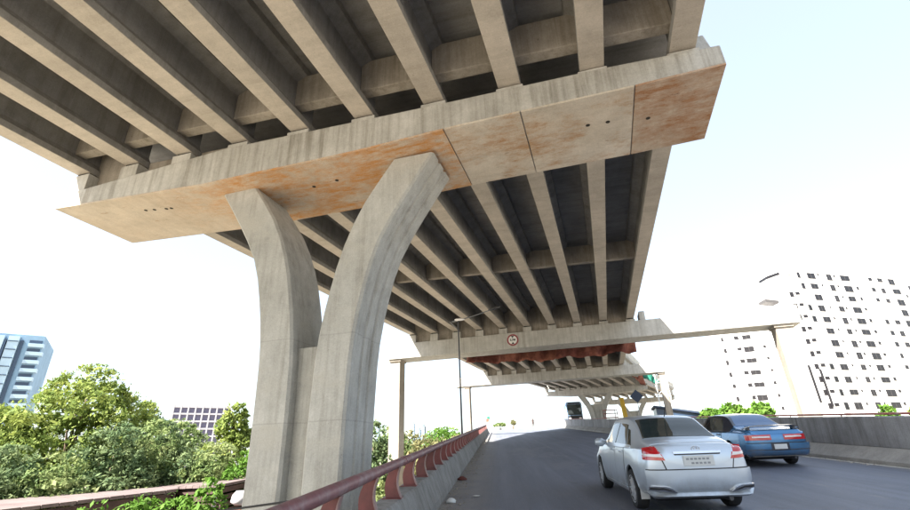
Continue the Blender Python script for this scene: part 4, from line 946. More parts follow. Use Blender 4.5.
# ------------------------------------------------------------------ vehicles
def mono(xs, ys, x):
    xs = np.asarray(xs, float); ys = np.asarray(ys, float); x = np.asarray(x, float)
    h = np.diff(xs); dl = np.diff(ys)/h; mm = np.zeros_like(ys)
    for i in range(1, len(xs)-1):
        mm[i] = 0 if dl[i-1]*dl[i] <= 0 else 2*dl[i-1]*dl[i]/(dl[i-1]+dl[i])
    mm[0], mm[-1] = dl[0], dl[-1]
    i = np.clip(np.searchsorted(xs, x)-1, 0, len(xs)-2); u = (x-xs[i])/h[i]
    return (2*u**3-3*u**2+1)*ys[i] + (u**3-2*u**2+u)*h[i]*mm[i] + (-2*u**3+3*u**2)*ys[i+1] + (u**3-u**2)*h[i]*mm[i+1]
class CarShape:
    """half-section points per station: x, w(max half width), zb, zbelt, wb, zr, wr, zc"""
    def __init__(s, table, dr, df, zmid, p=3.2):
        s.t = np.array(table, float); s.dr, s.df, s.zmid, s.p = dr, df, zmid, p
        s.x0, s.x1 = s.t[0,0], s.t[-1,0]
        v = np.linspace(0, 10, 161)
        s.R = []
        for xx in (s.x0, s.x1):
            c = s.sec(np.full_like(v, xx), v); th = np.arctan2(c[:,1]-zmid, c[:,0]); r = np.hypot(c[:,0], c[:,1]-zmid)
            o_ = np.argsort(th); s.R.append((th[o_], r[o_]))
    def keys(s, x):
        c = [mono(s.t[:,0], s.t[:,k], x) for k in range(1, 8)]; w_, zb, zbl, wb, zr, wr, zc = c
        z0 = np.zeros_like(w_)
        Y = np.stack([z0, w_-0.14, w_-0.035, w_, w_-0.006, wb+0.022, wb, wr+0.035, wr-0.02, wr*0.62, z0], -1)
        Z = np.stack([zb, zb, zb+0.06, zb+0.30*(zbl-zb)+0.03, zb+0.66*(zbl-zb), zbl-0.035, zbl, zr-0.045, zr+0.25*(zc-zr), zc-0.25*(zc-zr), zc], -1)
        return Y, Z
    def sec(s, x, v):
        x = np.asarray(x, float); v = np.asarray(v, float); Y, Z = s.keys(x)
        i = np.clip(np.floor(v).astype(int), 0, 9); u = v-i; ar = np.arange(len(v)); out = []
        for A in (Y, Z):
            g = lambda k: A[ar, np.clip(i+k, 0, 10)]
            p0, p1, p2, p3 = g(-1), g(0), g(1), g(2)
            lin = p1*(1-u)+p2*u
            cat = 0.5*(2*p1+(p2-p0)*u+(2*p0-5*p1+4*p2-p3)*u**2+(3*p1-p0-3*p2+p3)*u**3)
            out.append(0.25*lin+0.75*cat)
        return np.stack(out, -1)
    def end_x(s, y, z, rear=True):
        th, r = s.R[0 if rear else 1]
        a = np.arctan2(np.asarray(z)-s.zmid, np.abs(y)); sc = np.hypot(y, np.asarray(z)-s.zmid)/np.interp(a, th, r)
        sc = np.clip(sc, 0, 1); dd = (1-sc**s.p)**(1/s.p)
        return s.x0 - s.dr*dd if rear else s.x1 + s.df*dd
    def shell(s):
        v = np.linspace(0, 10, 61); xs = np.unique(np.concatenate([np.linspace(s.x0, s.x1, 70), s.t[:,0]])); rings = []
        def ring(c, x, sc=1.0):
            half = [(x, c[k,0]*sc, s.zmid+(c[k,1]-s.zmid)*sc) for k in range(len(v))]
            return half + [(p[0], -p[1], p[2]) for p in half[-2:0:-1]]
        scs = [0.03,0.25,0.5,0.7,0.82,0.90,0.95,0.98,0.995]
        c0 = s.sec(np.full_like(v, s.x0), v); c1 = s.sec(np.full_like(v, s.x1), v)
        for q in scs: rings.append(ring(c0, s.x0 - s.dr*(1-q**s.p)**(1/s.p), q))
        for x in xs: rings.append(ring(s.sec(np.full_like(v, x), v), x))
        for q in scs[::-1]: rings.append(ring(c1, s.x1 + s.df*(1-q**s.p)**(1/s.p), q))
        mb = MB(); mb.loft(rings); return mb
    def patch(s, corners, side=1, nu=14, nv=8, off=0.004, th=0.02):
        """corners (x,v) bilinear: (a,b,c,d) ; a-b lower edge, d-c upper edge; side +1 left, -1 right, 0 both halves via v up to 20-v"""
        G = np.zeros((nu+1, nv+1, 3))
        for i in range(nu+1):
            u = i/nu
            for k in range(nv+1):
                w_ = k/nv
                x = (corners[0][0]*(1-u)+corners[1][0]*u)*(1-w_) + (corners[3][0]*(1-u)+corners[2][0]*u)*w_
                vv = (corners[0][1]*(1-u)+corners[1][1]*u)*(1-w_) + (corners[3][1]*(1-u)+corners[2][1]*u)*w_
                m_ = 1
                if vv > 10: vv = 20-vv; m_ = -1
                c = s.sec(np.array([x]), np.array([vv]))[0]; G[i,k] = (x, m_*side*c[0] if side else m_*c[0], c[1])
        return grid_solid(G, off, th)
    def endpatch(s, quad, nu=12, nv=6, off=0.006, th=0.03, rear=True):
        G = np.zeros((nu+1, nv+1, 3)); q = np.array(quad, float)
        for i in range(nu+1):
            u = i/nu
            for k in range(nv+1):
                w_ = k/nv; y, z = (q[0]*(1-u)+q[1]*u)*(1-w_) + (q[3]*(1-u)+q[2]*u)*w_
                G[i,k] = (float(s.end_x(y, z, rear)), y, z)
        return grid_solid(G, off, th, ref=np.array([s.t[:,0].mean(), 0, 0.5]))
def grid_solid(G, off, th, ref=np.array([2.3, 0, 0.6])):
    du = np.gradient(G, axis=0); dv = np.gradient(G, axis=1); nn = np.cross(du, dv); nn /= (np.linalg.norm(nn, axis=2)[:,:,None]+1e-12)
    c = G.mean((0,1)); 
    if ((nn.mean((0,1)))@(c-ref)) < 0: nn = -nn
    A = G + nn*off; B = G - nn*th; nu, nv = G.shape[0], G.shape[1]
    mb = MB(); mb.v = [tuple(p) for p in A.reshape(-1,3)] + [tuple(p) for p in B.reshape(-1,3)]; o_ = nu*nv; f = []
    for i in range(nu-1):
        for k in range(nv-1):
            a = i*nv+k; f.append((a, a+nv, a+nv+1, a+1)); f.append((a+o_, a+1+o_, a+nv+1+o_, a+nv+o_))
    for i in range(nu-1):
        a = i*nv; f.append((a, a+o_, a+nv+o_, a+nv)); a = i*nv+nv-1; f.append((a, a+nv, a+nv+o_, a+o_))
    for k in range(nv-1):
        a = k; f.append((a, a+1, a+1+o_, a+o_)); a = (nu-1)*nv+k; f.append((a, a+o_, a+1+o_, a+1))
    mb.f = f; mb.mi = [0]*len(f); return mb
def paint(name, col, metal=0.55, rough=0.28):
    mt, n, p = newmat(name); p.inputs['Base Color'].default_value = (*col, 1)
    tc = n.nodes.new('ShaderNodeTexCoord'); ns = noise(n, tc.outputs['Object'], 2.2, 7, 0.7)
    sz = n.nodes.new('ShaderNodeSeparateXYZ'); n.links.new(tc.outputs['Object'], sz.inputs[0])
    mr = n.nodes.new('ShaderNodeMapRange'); mr.inputs[1].default_value = 0.65; mr.inputs[2].default_value = 0.2; n.links.new(sz.outputs[2], mr.inputs[0])
    mm = n.nodes.new('ShaderNodeMath'); mm.operation = 'MULTIPLY'; n.links.new(mr.outputs[0], mm.inputs[0]); n.links.new(ramp(n, ns, 0.35, 0.7), mm.inputs[1])
    n.links.new(mixc(n, mm.outputs[0], col, (0.22,0.20,0.17)), p.inputs['Base Color'])
    p.inputs['Metallic'].default_value = metal; p.inputs['Roughness'].default_value = rough; p.inputs['Coat Weight'].default_value = 0.6; p.inputs['Coat Roughness'].default_value = 0.05
    return mt
M['silver'] = paint('silver_paint', (0.55,0.62,0.70), 0.4, 0.3)
M['bluecar'] = paint('blue_paint', (0.07,0.21,0.41), 0.5, 0.25)
M['navy'] = paint('navy_paint', (0.012,0.018,0.035), 0.0, 0.3)
M['glass'] = plain('car_glass', (0.025,0.035,0.035), 0.03, 0, 0.1, 3, spec=0.8)
M['glass_blue_reflect'] = plain('car_glass_blue_reflect', (0.10,0.17,0.30), 0.05, 0.3, 0.1, 3, spec=0.8)  # blue base colour stands in for what the rear window reflects
M['lens_red'] = plain('lens_red', (0.52,0.012,0.018), 0.12, 0, 0.15, 10, coat=1.0)
M['lens_clear'] = plain('lens_clear', (0.75,0.70,0.70), 0.1, 0, 0.1, 10, coat=1.0)
M['chrome'] = plain('chrome', (0.7,0.7,0.72), 0.15, 1.0, 0.05)
M['tyre'] = plain('tyre', (0.02,0.02,0.021), 0.85, 0, 0.2, 10)
M['alloy'] = plain('alloy', (0.55,0.56,0.58), 0.35, 0.25, 0.15)
M['trim'] = plain('black_trim', (0.02,0.02,0.022), 0.45)
M['plate'] = plain('plate_white', (0.62,0.63,0.62), 0.5, 0, 0.06)
M['ink'] = plain('plate_ink', (0.28,0.29,0.30), 0.6)

def wheel(t, x, y, r, wd, side):
    w_ = bpy.data.objects.new('wheel', None); COL.objects.link(w_); w_.parent = t; w_.location = (x, y, r)
    s_ = side
    mb = MB(); mb.lathe([(r*0.62,-wd/2),(r*0.93,-wd/2),(r*0.985,-wd*0.40),(r,-wd*0.25),(r,wd*0.25),(r*0.985,wd*0.40),(r*0.93,wd/2),(r*0.62,wd/2),(r*0.62,-wd/2)], 32, 'y', caps=False); obj('tyre', mb, M['tyre'], w_, smooth=True, local=True, autosm=50)
    mb = MB(); yo = s_*wd*0.5
    mb.lathe([(r*0.66,-wd/2+0.01),(r*0.66,yo*0.9)] if s_ > 0 else [(r*0.66,wd/2-0.01),(r*0.66,yo*0.9)], 28, 'y')
    rg = [(r*0.66, yo*0.92), (r*0.70, yo*1.02), (r*0.63, yo*0.98), (r*0.60, yo*0.6)]
    mb2 = MB(); mb2.lathe(rg, 28, 'y', caps=False)
    mb2.lathe([(0.0, yo*0.55),(r*0.60, yo*0.5)], 28, 'y')
    for k in range(9):
        an = 2*math.pi*k/9; ca, sa = math.cos(an), math.sin(an); pr = (-sa, ca)
        def q(rad, ww, yy): return (ca*rad + pr[0]*ww, yy, sa*rad + pr[1]*ww)
        mb2.hexa([q(0.03,-0.022,yo*0.62),q(r*0.63,-0.018,yo*0.62),q(r*0.63,0.018,yo*0.62),q(0.03,0.022,yo*0.62),q(0.03,-0.02,yo*0.90),q(r*0.63,-0.015,yo*0.96),q(r*0.63,0.015,yo*0.96),q(0.03,0.02,yo*0.90)])
    mb2.lathe([(0.0,yo*0.94),(0.05,yo*0.93),(0.06,yo*0.6)], 16, 'y')
    obj('rim', mb2, M['alloy'], w_, smooth=True, local=True, autosm=35)
    return w_
def boolean_body(mb, cutters, mats):
    me = mb.mesh('body'); fix(me)
    for q in mats: me.materials.append(q)
    bo = bpy.data.objects.new('tmp_body', me); COL.objects.link(bo); tmp = []
    for cm in cutters:
        ce = cm.mesh('cut'); fix(ce)
        for q in mats: ce.materials.append(q)
        ce.polygons.foreach_set('material_index', [1]*len(ce.polygons))
        co = bpy.data.objects.new('tmp_cut', ce); COL.objects.link(co); tmp.append(co)
        md = bo.modifiers.new('b', 'BOOLEAN'); md.operation = 'DIFFERENCE'; md.solver = 'EXACT'; md.object = co
    bpy.context.view_layer.update(); dg = bpy.context.evaluated_depsgraph_get()
    out = bpy.data.meshes.new_from_object(bo.evaluated_get(dg))
    for o_ in tmp + [bo]: bpy.data.objects.remove(o_)
    return out
def place(t, a, r, yaw=0.0, dz=0.0):
    d = (RP(a+3, r) - RP(a, r)).normalized(); up = Vector((0,0,1)); l = up.cross(d).normalized(); u = d.cross(l)
    mt = Matrix(((d.x,l.x,u.x),(d.y,l.y,u.y),(d.z,l.z,u.z))) @ Matrix.Rotation(yaw, 3, 'Z')
    t.rotation_euler = mt.to_euler(); t.location = RP(a, r, dz)
def build_car(label, table, dr, df, zmid, wb, rw, track, body, roofm, glassm, spec):
    t = thing('car', label, 'car', (0,0,0)); cs = CarShape(table, dr, df, zmid)
    xr = spec['rear_axle']; xf = xr + wb; ar = rw + 0.055
    cut = []
    for x in (xr, xf):
        for sd in (1, -1):
            mb = MB(); mb.lathe([(ar, sd*0.55), (ar, sd*1.2)], 40, 'y', (x, 0, rw+0.02)); cut.append(mb)
    me = boolean_body(cs.shell(), cut, [body, M['trim']])
    obj('body', me, [body, M['trim']], t, smooth=True, local=True, fixn=False, autosm=32)
    for x in (xr, xf):
        for sd in (1, -1): wheel(t, x, sd*track/2, rw, 0.20, sd)
    P = lambda nm, mb, mt, par=None, sm=True: obj(nm, mb, mt, par or t, smooth=sm, local=True, autosm=40)
    # roof skin (only when another colour)
    if roofm is not body:
        P('roof', cs.patch([(spec['roof'][0], 6.08), (spec['roof'][1], 6.08), (spec['roof'][1], 13.92), (spec['roof'][0], 13.92)], 1, 40, 44, 0.002, 0.01), roofm)
    rw0, rw1 = spec['rear_win']; iw = spec.get('inset', 8.02)
    P('rear_window', cs.patch([(rw0, iw), (rw1, iw+0.12), (rw1, 20-iw-0.12), (rw0, 20-iw)], 1, 14, 26, 0.008, 0.01), glassm)
    ws0, ws1 = spec['windshield']
    P('windshield', cs.patch([(ws0, 8.1), (ws1, 8.0), (ws1, 12.0), (ws0, 11.9)], 1, 14, 26, 0.008, 0.01), M['glass'])
    for sd in (1, -1):
        for (x0, x1, x2, x3, vlo, vhi) in spec['side_win']:
            P('side_window', cs.patch([(x0, vlo), (x1, vlo), (x2, vhi), (x3, vhi)], sd, 16, 6, 0.008, 0.01), M['glass'])
        for (x0, x1) in spec['doors']:
            d = P('door', cs.patch([(x0, 2.25), (x1, 2.25), (x1, 5.93), (x0, 5.93)], sd, 16, 14, 0.005, 0.02), body)
            c = cs.sec(np.array([x0+0.17]), np.array([4.75]))[0]
            mb = MB(); mb.box((x0+0.06, sd*c[0]-0.005, c[1]-0.015), (x0+0.27, sd*c[0]+sd*0.032, c[1]+0.018)) if sd > 0 else mb.box((x0+0.06, sd*c[0]-0.032, c[1]-0.015), (x0+0.27, sd*c[0]+0.005, c[1]+0.018))
            obj('handle', mb, spec.get('handle', body), d, bevel=0.008, local=True)
        # belt trim
        P('belt_trim', cs.patch([(spec['belt'][0], 5.90), (spec['belt'][1], 5.90), (spec['belt'][1], 6.06), (spec['belt'][0], 6.06)], sd, 20, 2, 0.012, 0.01), spec.get('beltmat', M['chrome']))
        # sill
        P('sill', cs.patch([(xr+ar+0.03, 1.55), (xf-ar-0.03, 1.55), (xf-ar-0.03, 2.2), (xr+ar+0.03, 2.2)], sd, 16, 4, 0.016, 0.02), body)
        # mirror
        mx, mv = spec['mirror']; c = cs.sec(np.array([mx]), np.array([mv]))[0]
        mb = MB(); rg = []
        for q, (yy, sx_, sz_) in enumerate(((0.0,0.025,0.03),(0.05,0.05,0.05),(0.09,0.075,0.085),(0.19,0.075,0.085),(0.24,0.05,0.05))):
            rg.append([(mx + sx_*math.cos(b_), sd*(c[0]+yy), c[1]+0.04+sz_*math.sin(b_)) for b_ in (2*math.pi*k/12 for k in range(12))])
        mb.loft(rg); P('mirror', mb, spec.get('mirrormat', body))
        # arch lip
        for x in (xr, xf):
            mb = MB(); rg = []
            for k in range(21):
                an = math.radians(-12 + 204*k/20); px, pz_ = x + ar*math.cos(an), rw+0.02+ar*math.sin(an)
                xi = min(max(px, cs.x0), cs.x1); vv = np.linspace(1, 6, 80); cc = cs.sec(np.full_like(vv, xi), vv); yy = float(np.interp(pz_, cc[:,1], cc[:,0])) if pz_ > cc[0,1] else float(cc[0,0])
                rg.append([(px + dx, sd*(yy+dy), pz_ + dx*0) for dx, dy in ((-0.012,-0.02),(0.012,-0.02),(0.012,0.008),(-0.012,0.008))])
            mb.loft(rg); P('arch_lip', mb, body, sm=False)
    P('trunk_lid', cs.patch([(spec['trunk'][0], 7.6), (spec['trunk'][1], 7.6), (spec['trunk'][1], 12.4), (spec['trunk'][0], 12.4)], 1, 10, 24, 0.006, 0.01), body)
    mb = MB(); mb.box((xr-0.5, -0.62, 0.17), (xf+0.5, 0.62, 0.34)); obj('underbody', mb, M['trim'], t, bevel=0.05, local=True)
    mb = MB(); mb.tube([(xr-0.2,-0.35,0.22),(-0.0+spec.get('ex',0.12),-0.42,0.24)], 0.035, 10); obj('exhaust', mb, M['dark_steel'], t, local=True)
    # front lamps and grille so the far end is complete
    for sd in (1, -1):
        P('headlight', cs.endpatch([(sd*0.36,0.60),(sd*0.72,0.62),(sd*0.72,0.74),(sd*0.36,0.72)], rear=False), M['lens_clear'])
    P('grille', cs.endpatch([(-0.32,0.56),(0.32,0.56),(0.34,0.68),(-0.34,0.68)], rear=False), M['trim'])
    return t, cs, P

def seams(t, cs, spec, P):
    xs_ = sorted(set([q for d in spec['doors'] for q in d])); e = [(xs_[0]-0.022, xs_[0]), (xs_[1], xs_[2]), (xs_[3], xs_[3]+0.022)]
    for sd in (1, -1):
        for a, b in e: P('door_gap', cs.patch([(a, 2.25), (b, 2.25), (b, 5.93), (a, 5.93)], sd, 2, 14, 0.0025, 0.01), M['trim'])
        P('sill_gap', cs.patch([(xs_[0], 2.18), (xs_[3], 2.18), (xs_[3], 2.26), (xs_[0], 2.26)], sd, 16, 2, 0.0025, 0.01), M['trim'])
# silver sedan
tabS = [ # x, w, zb, zbelt, wb, zr, wr, zc
 (0.26,0.800,0.33,0.955,0.735,1.010,0.62,1.035),(0.45,0.835,0.30,0.965,0.765,1.045,0.64,1.075),(0.66,0.845,0.26,0.965,0.775,1.075,0.64,1.105),(0.86,0.847,0.22,0.960,0.785,1.150,0.615,1.180),
 (1.12,0.8475,0.21,0.955,0.79,1.275,0.58,1.315),(1.38,0.8475,0.20,0.95,0.795,1.380,0.565,1.425),(1.65,0.8475,0.20,0.945,0.795,1.420,0.565,1.465),(2.2,0.8475,0.20,0.94,0.795,1.430,0.57,1.477),
 (2.65,0.8475,0.20,0.935,0.79,1.405,0.57,1.455),(2.95,0.8475,0.20,0.93,0.785,1.300,0.58,1.360),(3.25,0.845,0.20,0.93,0.78,1.145,0.60,1.205),(3.5,0.84,0.21,0.93,0.77,1.020,0.63,1.065),(3.9,0.83,0.22,0.87,0.75,0.915,0.64,0.97),(4.3,0.79,0.25,0.77,0.69,0.80,0.58,0.85)]
specS = dict(rear_axle=0.98, rear_win=(0.72,1.36), windshield=(2.72,3.42), side_win=[(1.30,2.06,2.02,1.50,6.14,6.88),(2.14,3.08,2.62,2.10,6.14,6.88),(0.98,1.22,1.42,1.30,6.16,6.74)],
   doors=[(1.40,2.085),(2.105,3.22)], belt=(1.0,3.15), mirror=(2.98,6.0), trunk=(0.30,0.66), ex=0.1, beltmat=M['silver'])
car, cs, P = build_car('silver sedan with red tail lights driving beside the red railing', tabS, 0.25, 0.24, 0.62, 2.70, 0.305, 1.50, M['silver'], M['silver'], M['glass'], specS)
for sd in (1, -1):
    L = P('tail_light', cs.endpatch([(sd*0.50,0.80),(sd*0.785,0.81),(sd*0.780,0.985),(sd*0.60,1.000)], 16, 8, 0.012, 0.02), M['lens_red'])
    P('clear_lens', cs.endpatch([(sd*0.53,0.845),(sd*0.772,0.862),(sd*0.772,0.895),(sd*0.565,0.890)], 16, 3, 0.017, 0.01), M['lens_clear'], L)
    P('bumper_vent', cs.endpatch([(sd*0.40,0.375),(sd*0.76,0.40),(sd*0.76,0.45),(sd*0.50,0.44)], 12, 3, 0.064, 0.02), M['chrome'])
    P('vent_slot', cs.endpatch([(sd*0.46,0.392),(sd*0.75,0.410),(sd*0.75,0.436),(sd*0.53,0.428)], 12, 2, 0.068, 0.02), M['trim'])
P('bumper', cs.endpatch([(-0.78,0.34),(0.78,0.34),(0.79,0.66),(-0.79,0.66)], 30, 8, 0.035, 0.08), M['silver'])
seams(car, cs, specS, P)
for sd in (1, -1):
    P('boot_gap', cs.endpatch([(sd*0.50,0.675),(sd*0.518,0.675),(sd*0.622,0.99),(sd*0.602,0.99)], 2, 10, 0.009, 0.02), M['trim'])
P('bumper_gap', cs.endpatch([(-0.79,0.657),(0.79,0.657),(0.79,0.675),(-0.79,0.675)], 30, 2, 0.012, 0.02), M['trim'])
P('bumper_lip', cs.endpatch([(-0.77,0.30),(0.77,0.30),(0.77,0.365),(-0.77,0.365)], 30, 3, 0.085, 0.10), M['silver'])
P('diffuser', cs.endpatch([(-0.55,0.285),(0.55,0.285),(0.55,0.31),(-0.55,0.31)], 20, 2, 0.06, 0.06), M['trim'])
P('boot_panel', cs.endpatch([(-0.50,0.675),(0.50,0.675),(0.60,0.99),(-0.60,0.99)], 24, 10, 0.012, 0.02), M['silver'])
P('garnish', cs.endpatch([(-0.36,0.885),(0.36,0.885),(0.37,0.915),(-0.37,0.915)], 16, 2, 0.030, 0.02), M['chrome'])
P('garnish_shadow_gap', cs.endpatch([(-0.35,0.868),(0.35,0.868),(0.36,0.884),(-0.36,0.884)], 16, 2, 0.016, 0.01), M['trim'])  # dark trim strip painted in as the shadow under the garnish
xe = float(cs.end_x(0, 0.78)) - 0.02
pl = None
mb = MB(); mb.box((xe-0.012,-0.235,0.715),(xe+0.02,0.235,0.862)); pl = obj('number_plate', mb, M['plate'], car, bevel=0.006, local=True)
for row, z in enumerate((0.755, 0.815)):
    for k in range(6 if row else 5):
        y0 = -0.17 + k*0.062 + 0.01*row; mb = MB(); mb.box((xe-0.0135,y0,z-0.014),(xe-0.011,y0+0.044,z+0.014)); obj('plate_mark', mb, M['ink'], pl, local=True)
mb = MB(); rg = []
for yy, zz, r_ in ((0,0,1),): pass
for (ry_, rz_, tt) in ((0.062,0.042,0.006),(0.022,0.040,0.005)):
    m2 = []
    for k in range(25):
        q = 2*math.pi*k/24; m2.append((float(cs.end_x(0,0.955))-0.018, ry_*math.cos(q), 0.953+rz_*math.sin(q)))
    mb.tube(m2, tt, 6)
obj('emblem', mb, M['chrome'], car, local=True, smooth=True)
for sd in (1, -1):
    mb = MB(); mb.box((0.60, sd*0.75-0.07, 0.19), (0.612, sd*0.75+0.07, 0.36)); obj('mud_flap', mb, M['plate'] if sd > 0 else M['trim'], car, local=True)
mb = MB(); mb.tube([(1.28,0.0,1.44),(1.12,0.0,1.60)], 0.008, 6); obj('aerial', mb, M['trim'], car, local=True)
place(car, 8.72, 3.13)

# blue sedan: lower and squarer, black roof, spoiler
tabB = [(0.24,0.835,0.34,0.90,0.79,0.955,0.70,0.975),(0.45,0.865,0.30,0.905,0.82,0.975,0.71,1.00),(0.80,0.875,0.25,0.905,0.825,1.00,0.70,1.025),(1.05,0.877,0.22,0.905,0.825,1.085,0.66,1.11),
 (1.32,0.8775,0.20,0.90,0.825,1.22,0.60,1.255),(1.58,0.8775,0.20,0.90,0.825,1.315,0.57,1.355),(1.85,0.8775,0.20,0.895,0.825,1.345,0.565,1.39),(2.4,0.8775,0.20,0.89,0.82,1.355,0.57,1.40),
 (2.85,0.8775,0.20,0.885,0.815,1.32,0.575,1.375),(3.15,0.875,0.20,0.885,0.81,1.20,0.60,1.26),(3.42,0.87,0.21,0.885,0.80,1.05,0.63,1.10),(3.65,0.865,0.21,0.88,0.79,0.955,0.66,0.99),(4.1,0.85,0.22,0.83,0.77,0.875,0.68,0.91),(4.5,0.81,0.26,0.74,0.72,0.77,0.62,0.80)]
specB = dict(rear_axle=1.08, rear_win=(0.96,1.60), windshield=(2.95,3.60), side_win=[(1.45,2.22,2.16,1.68,6.12,6.86),(2.30,3.22,2.80,2.24,6.12,6.86)], doors=[(1.55,2.245),(2.265,3.40)], belt=(1.2,3.25),
   mirror=(3.12,6.0), trunk=(0.28,0.84), roof=(1.0,3.58), inset=8.25, beltmat=M['trim'], mirrormat=M['navy'], handle=M['trim'])
car2, cs2, P = build_car('blue older sedan with black roof and wide red tail lights beside the barrier', tabB, 0.24, 0.24, 0.60, 2.73, 0.31, 1.52, M['bluecar'], M['navy'], M['glass_blue_reflect'], specB)
for sd in (1, -1):
    L = P('tail_light', cs2.endpatch([(sd*0.17,0.705),(sd*0.81,0.705),(sd*0.81,0.84),(sd*0.17,0.84)], 20, 5, 0.012, 0.02), M['lens_red'])
    P('clear_lens', cs2.endpatch([(sd*0.20,0.765),(sd*0.66,0.765),(sd*0.66,0.80),(sd*0.20,0.80)], 16, 2, 0.016, 0.01), M['lens_clear'], L)
P('bumper', cs2.endpatch([(-0.81,0.33),(0.81,0.33),(0.82,0.62),(-0.82,0.62)], 30, 8, 0.06, 0.08), M['bluecar'])
seams(car2, cs2, specB, P)
P('bumper_gap', cs2.endpatch([(-0.82,0.62),(0.82,0.62),(0.82,0.64),(-0.82,0.64)], 30, 2, 0.010, 0.02), M['trim'])
P('bumper_groove', cs2.endpatch([(-0.80,0.455),(0.80,0.455),(0.80,0.475),(-0.80,0.475)], 30, 2, 0.064, 0.02), M['navy'])
P('bumper_valance', cs2.endpatch([(-0.78,0.29),(0.78,0.29),(0.79,0.345),(-0.79,0.345)], 30, 2, 0.065, 0.08), M['navy'])
P('boot_panel', cs2.endpatch([(-0.66,0.855),(0.66,0.855),(0.64,0.935),(-0.64,0.935)], 24, 4, 0.012, 0.02), M['bluecar'])
xe = float(cs2.end_x(0, 0.55)) - 0.055
P('plate_recess', cs2.endpatch([(-0.24,0.46),(0.24,0.46),(0.24,0.62),(-0.24,0.62)], 10, 4, 0.066, 0.02), M['navy'])
mb = MB(); mb.box((xe-0.026,-0.17,0.475),(xe,0.17,0.60)); obj('number_plate', mb, M['plate'], car2, bevel=0.006, local=True)
mb = MB(); rg = []
for k in range(21):
    y = -0.74 + 1.48*k/20; e = abs(y)/0.74; zz = 1.075 - 0.07*e**6; xx = 0.10 + 0.10*e**2
    rg.append([(xx-0.02, y, zz-0.012), (xx+0.17, y, zz-0.03), (xx+0.17, y, zz-0.012), (xx+0.05, y, zz+0.012), (xx-0.02, y, zz+0.006)])
mb.loft(rg); sp = P('spoiler', mb, M['navy'])
for sd in (1, -1):
    mb = MB(); mb.box((0.2, sd*0.62-0.03, 0.95), (0.36, sd*0.62+0.03, 1.062)); obj('spoiler_stand', mb, M['navy'], sp, local=True)
place(car2, 15.2, 7.72)

# bus on the far carriageway (faces the camera)
t_ = thing('bus', 'white and blue bus approaching beyond the barrier left of the distant pier', 'bus', (0,0,0))
def rbox(x0, x1, y0, y1, z0, z1, c=0.12):
    mb = MB(); sec = lambda i: [(y0+c+i, z0), (y1-c-i, z0), (y1-i, z0+c), (y1-i, z1-c*1.6), (y1-c*1.6-i, z1), (y0+c*1.6+i, z1), (y0+i, z1-c*1.6), (y0+i, z0+c)]
    mb.loft([[(x0, p, q) for p, q in sec(0.08)], [(x0+0.12, p, q) for p, q in sec(0)], [(x1-0.15, p, q) for p, q in sec(0)], [(x1, p, q) for p, q in sec(0.1)]]); return mb
obj('body', rbox(0, 10, -1.22, 1.22, 0.35, 3.1), plain('bus_paint', (0.20,0.30,0.44), 0.5, 0, 0.1), t_, local=True)
for (x0, x1, y0, y1, z0, z1, nm, mt) in ((9.93,10.03,-1.05,1.05,1.25,2.75,'windshield','glass'),(9.95,10.06,-1.1,1.1,0.45,1.15,'front_panel','black'),(9.95,10.07,-0.9,0.9,2.80,3.0,'destination_board','black'),
      (10.02,10.09,-0.95,-0.6,0.7,0.9,'headlight','lens_clear'),(10.02,10.09,0.6,0.95,0.7,0.9,'headlight','lens_clear')):
    mb = MB(); mb.box((x0,y0,z0),(x1,y1,z1)); obj(nm, mb, M[mt], t_, bevel=0.02, local=True)
for sd in (1, -1):
    for k in range(7):
        mb = MB(); mb.box((0.6+1.3*k, sd*1.19-0.04, 1.55), (1.75+1.3*k, sd*1.19+0.04, 2.5)); obj('side_window', mb, M['tower_glass'], t_, local=True)
    mb = MB(); mb.tube([(9.9,sd*1.15,2.6),(10.25,sd*1.4,2.55),(10.3,sd*1.42,2.1)], 0.04, 6); obj('mirror', mb, M['black'], t_, local=True)
for x in (2.2, 8.0):
    for sd in (1, -1): wheel(t_, x, sd*1.08, 0.48, 0.26, sd)
place(t_, 97.0, 12.95, math.pi)
t_.scale = (1.08, 1.08, 1.12)
t_.rotation_euler.y = 0.0; t_.rotation_euler.x = 0.0
t_.location = RP(97.0, 12.95, -0.02)

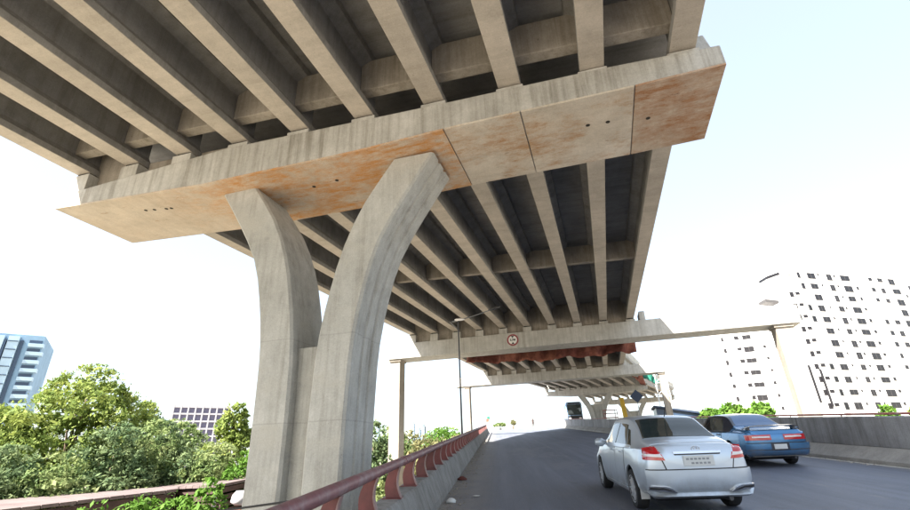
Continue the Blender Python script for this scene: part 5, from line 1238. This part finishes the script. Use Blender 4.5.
# person beyond the crest, simple continuous skinned figure
def person(label, base, cloth, seed=0):
    me = bpy.data.meshes.new('person')
    J = [(0,0,0.95),(0,0,1.2),(0,0,1.42),(0,0,1.53),(0,0,1.70),(0.10,0,0.90),(0.12,0.06,0.48),(0.12,0,0.06),(0.12,0.16,0.04),(-0.10,0,0.90),(-0.12,-0.06,0.48),(-0.12,-0.12,0.06),(-0.12,0.04,0.04),
         (0.20,0,1.40),(0.26,0.02,1.12),(0.27,0.12,0.88),(-0.20,0,1.40),(-0.26,0.02,1.12),(-0.27,0.12,0.88)]
    E_ = [(0,1),(1,2),(2,3),(3,4),(0,5),(5,6),(6,7),(7,8),(0,9),(9,10),(10,11),(11,12),(2,13),(13,14),(14,15),(2,16),(16,17),(17,18)]
    R_ = [0.15,0.14,0.15,0.06,0.11,0.10,0.07,0.05,0.035,0.10,0.07,0.05,0.035,0.065,0.05,0.04,0.065,0.05,0.04]
    me.from_pydata(J, E_, []); o = bpy.data.objects.new('person', me); COL.objects.link(o)
    sk = o.modifiers.new('skin', 'SKIN'); 
    for i, r_ in enumerate(R_): me.skin_vertices[0].data[i].radius = (r_, r_*0.85)
    me.skin_vertices[0].data[0].use_root = True
    sb = o.modifiers.new('sub', 'SUBSURF'); sb.levels = 1; sb.render_levels = 1
    me.materials.append(cloth); o.location = base; o.rotation_euler = (0,0,0.4)
    return tag(o, label, 'person')
try:
    person('person in dark red clothes standing at the road crest', RP(93.0, 6.4), M['rust'])
except Exception as e:
    print('person failed', e)
# marker poles at the end of the railing
for i, (a, r, h, mt, lb) in enumerate(((72.0,-1.55,2.0,'net_red','thin pole with faded red cloth beyond the railing end'),(74.0,-1.45,2.3,'net_green','thin pole with faded green cloth beyond the railing end'))):
    b = RP(a, r, -0.2); t = thing('marker_pole', lb, 'pole', tuple(b))
    mb = MB(); mb.tube([b, b+Vector((0,0,h))], 0.03, 6); obj('pole', mb, M['white'], t)
    mb = MB(); mb.hexa([b+Vector((0,0,h-0.5)), b+Vector((0.4,0.1,h-0.45)), b+Vector((0.4,0.13,h-0.45)), b+Vector((0,0.03,h-0.5)), b+Vector((0,0,h-0.1)), b+Vector((0.4,0.1,h-0.05)), b+Vector((0.4,0.13,h-0.05)), b+Vector((0,0.03,h-0.1))]); obj('flag', mb, M[mt], t)
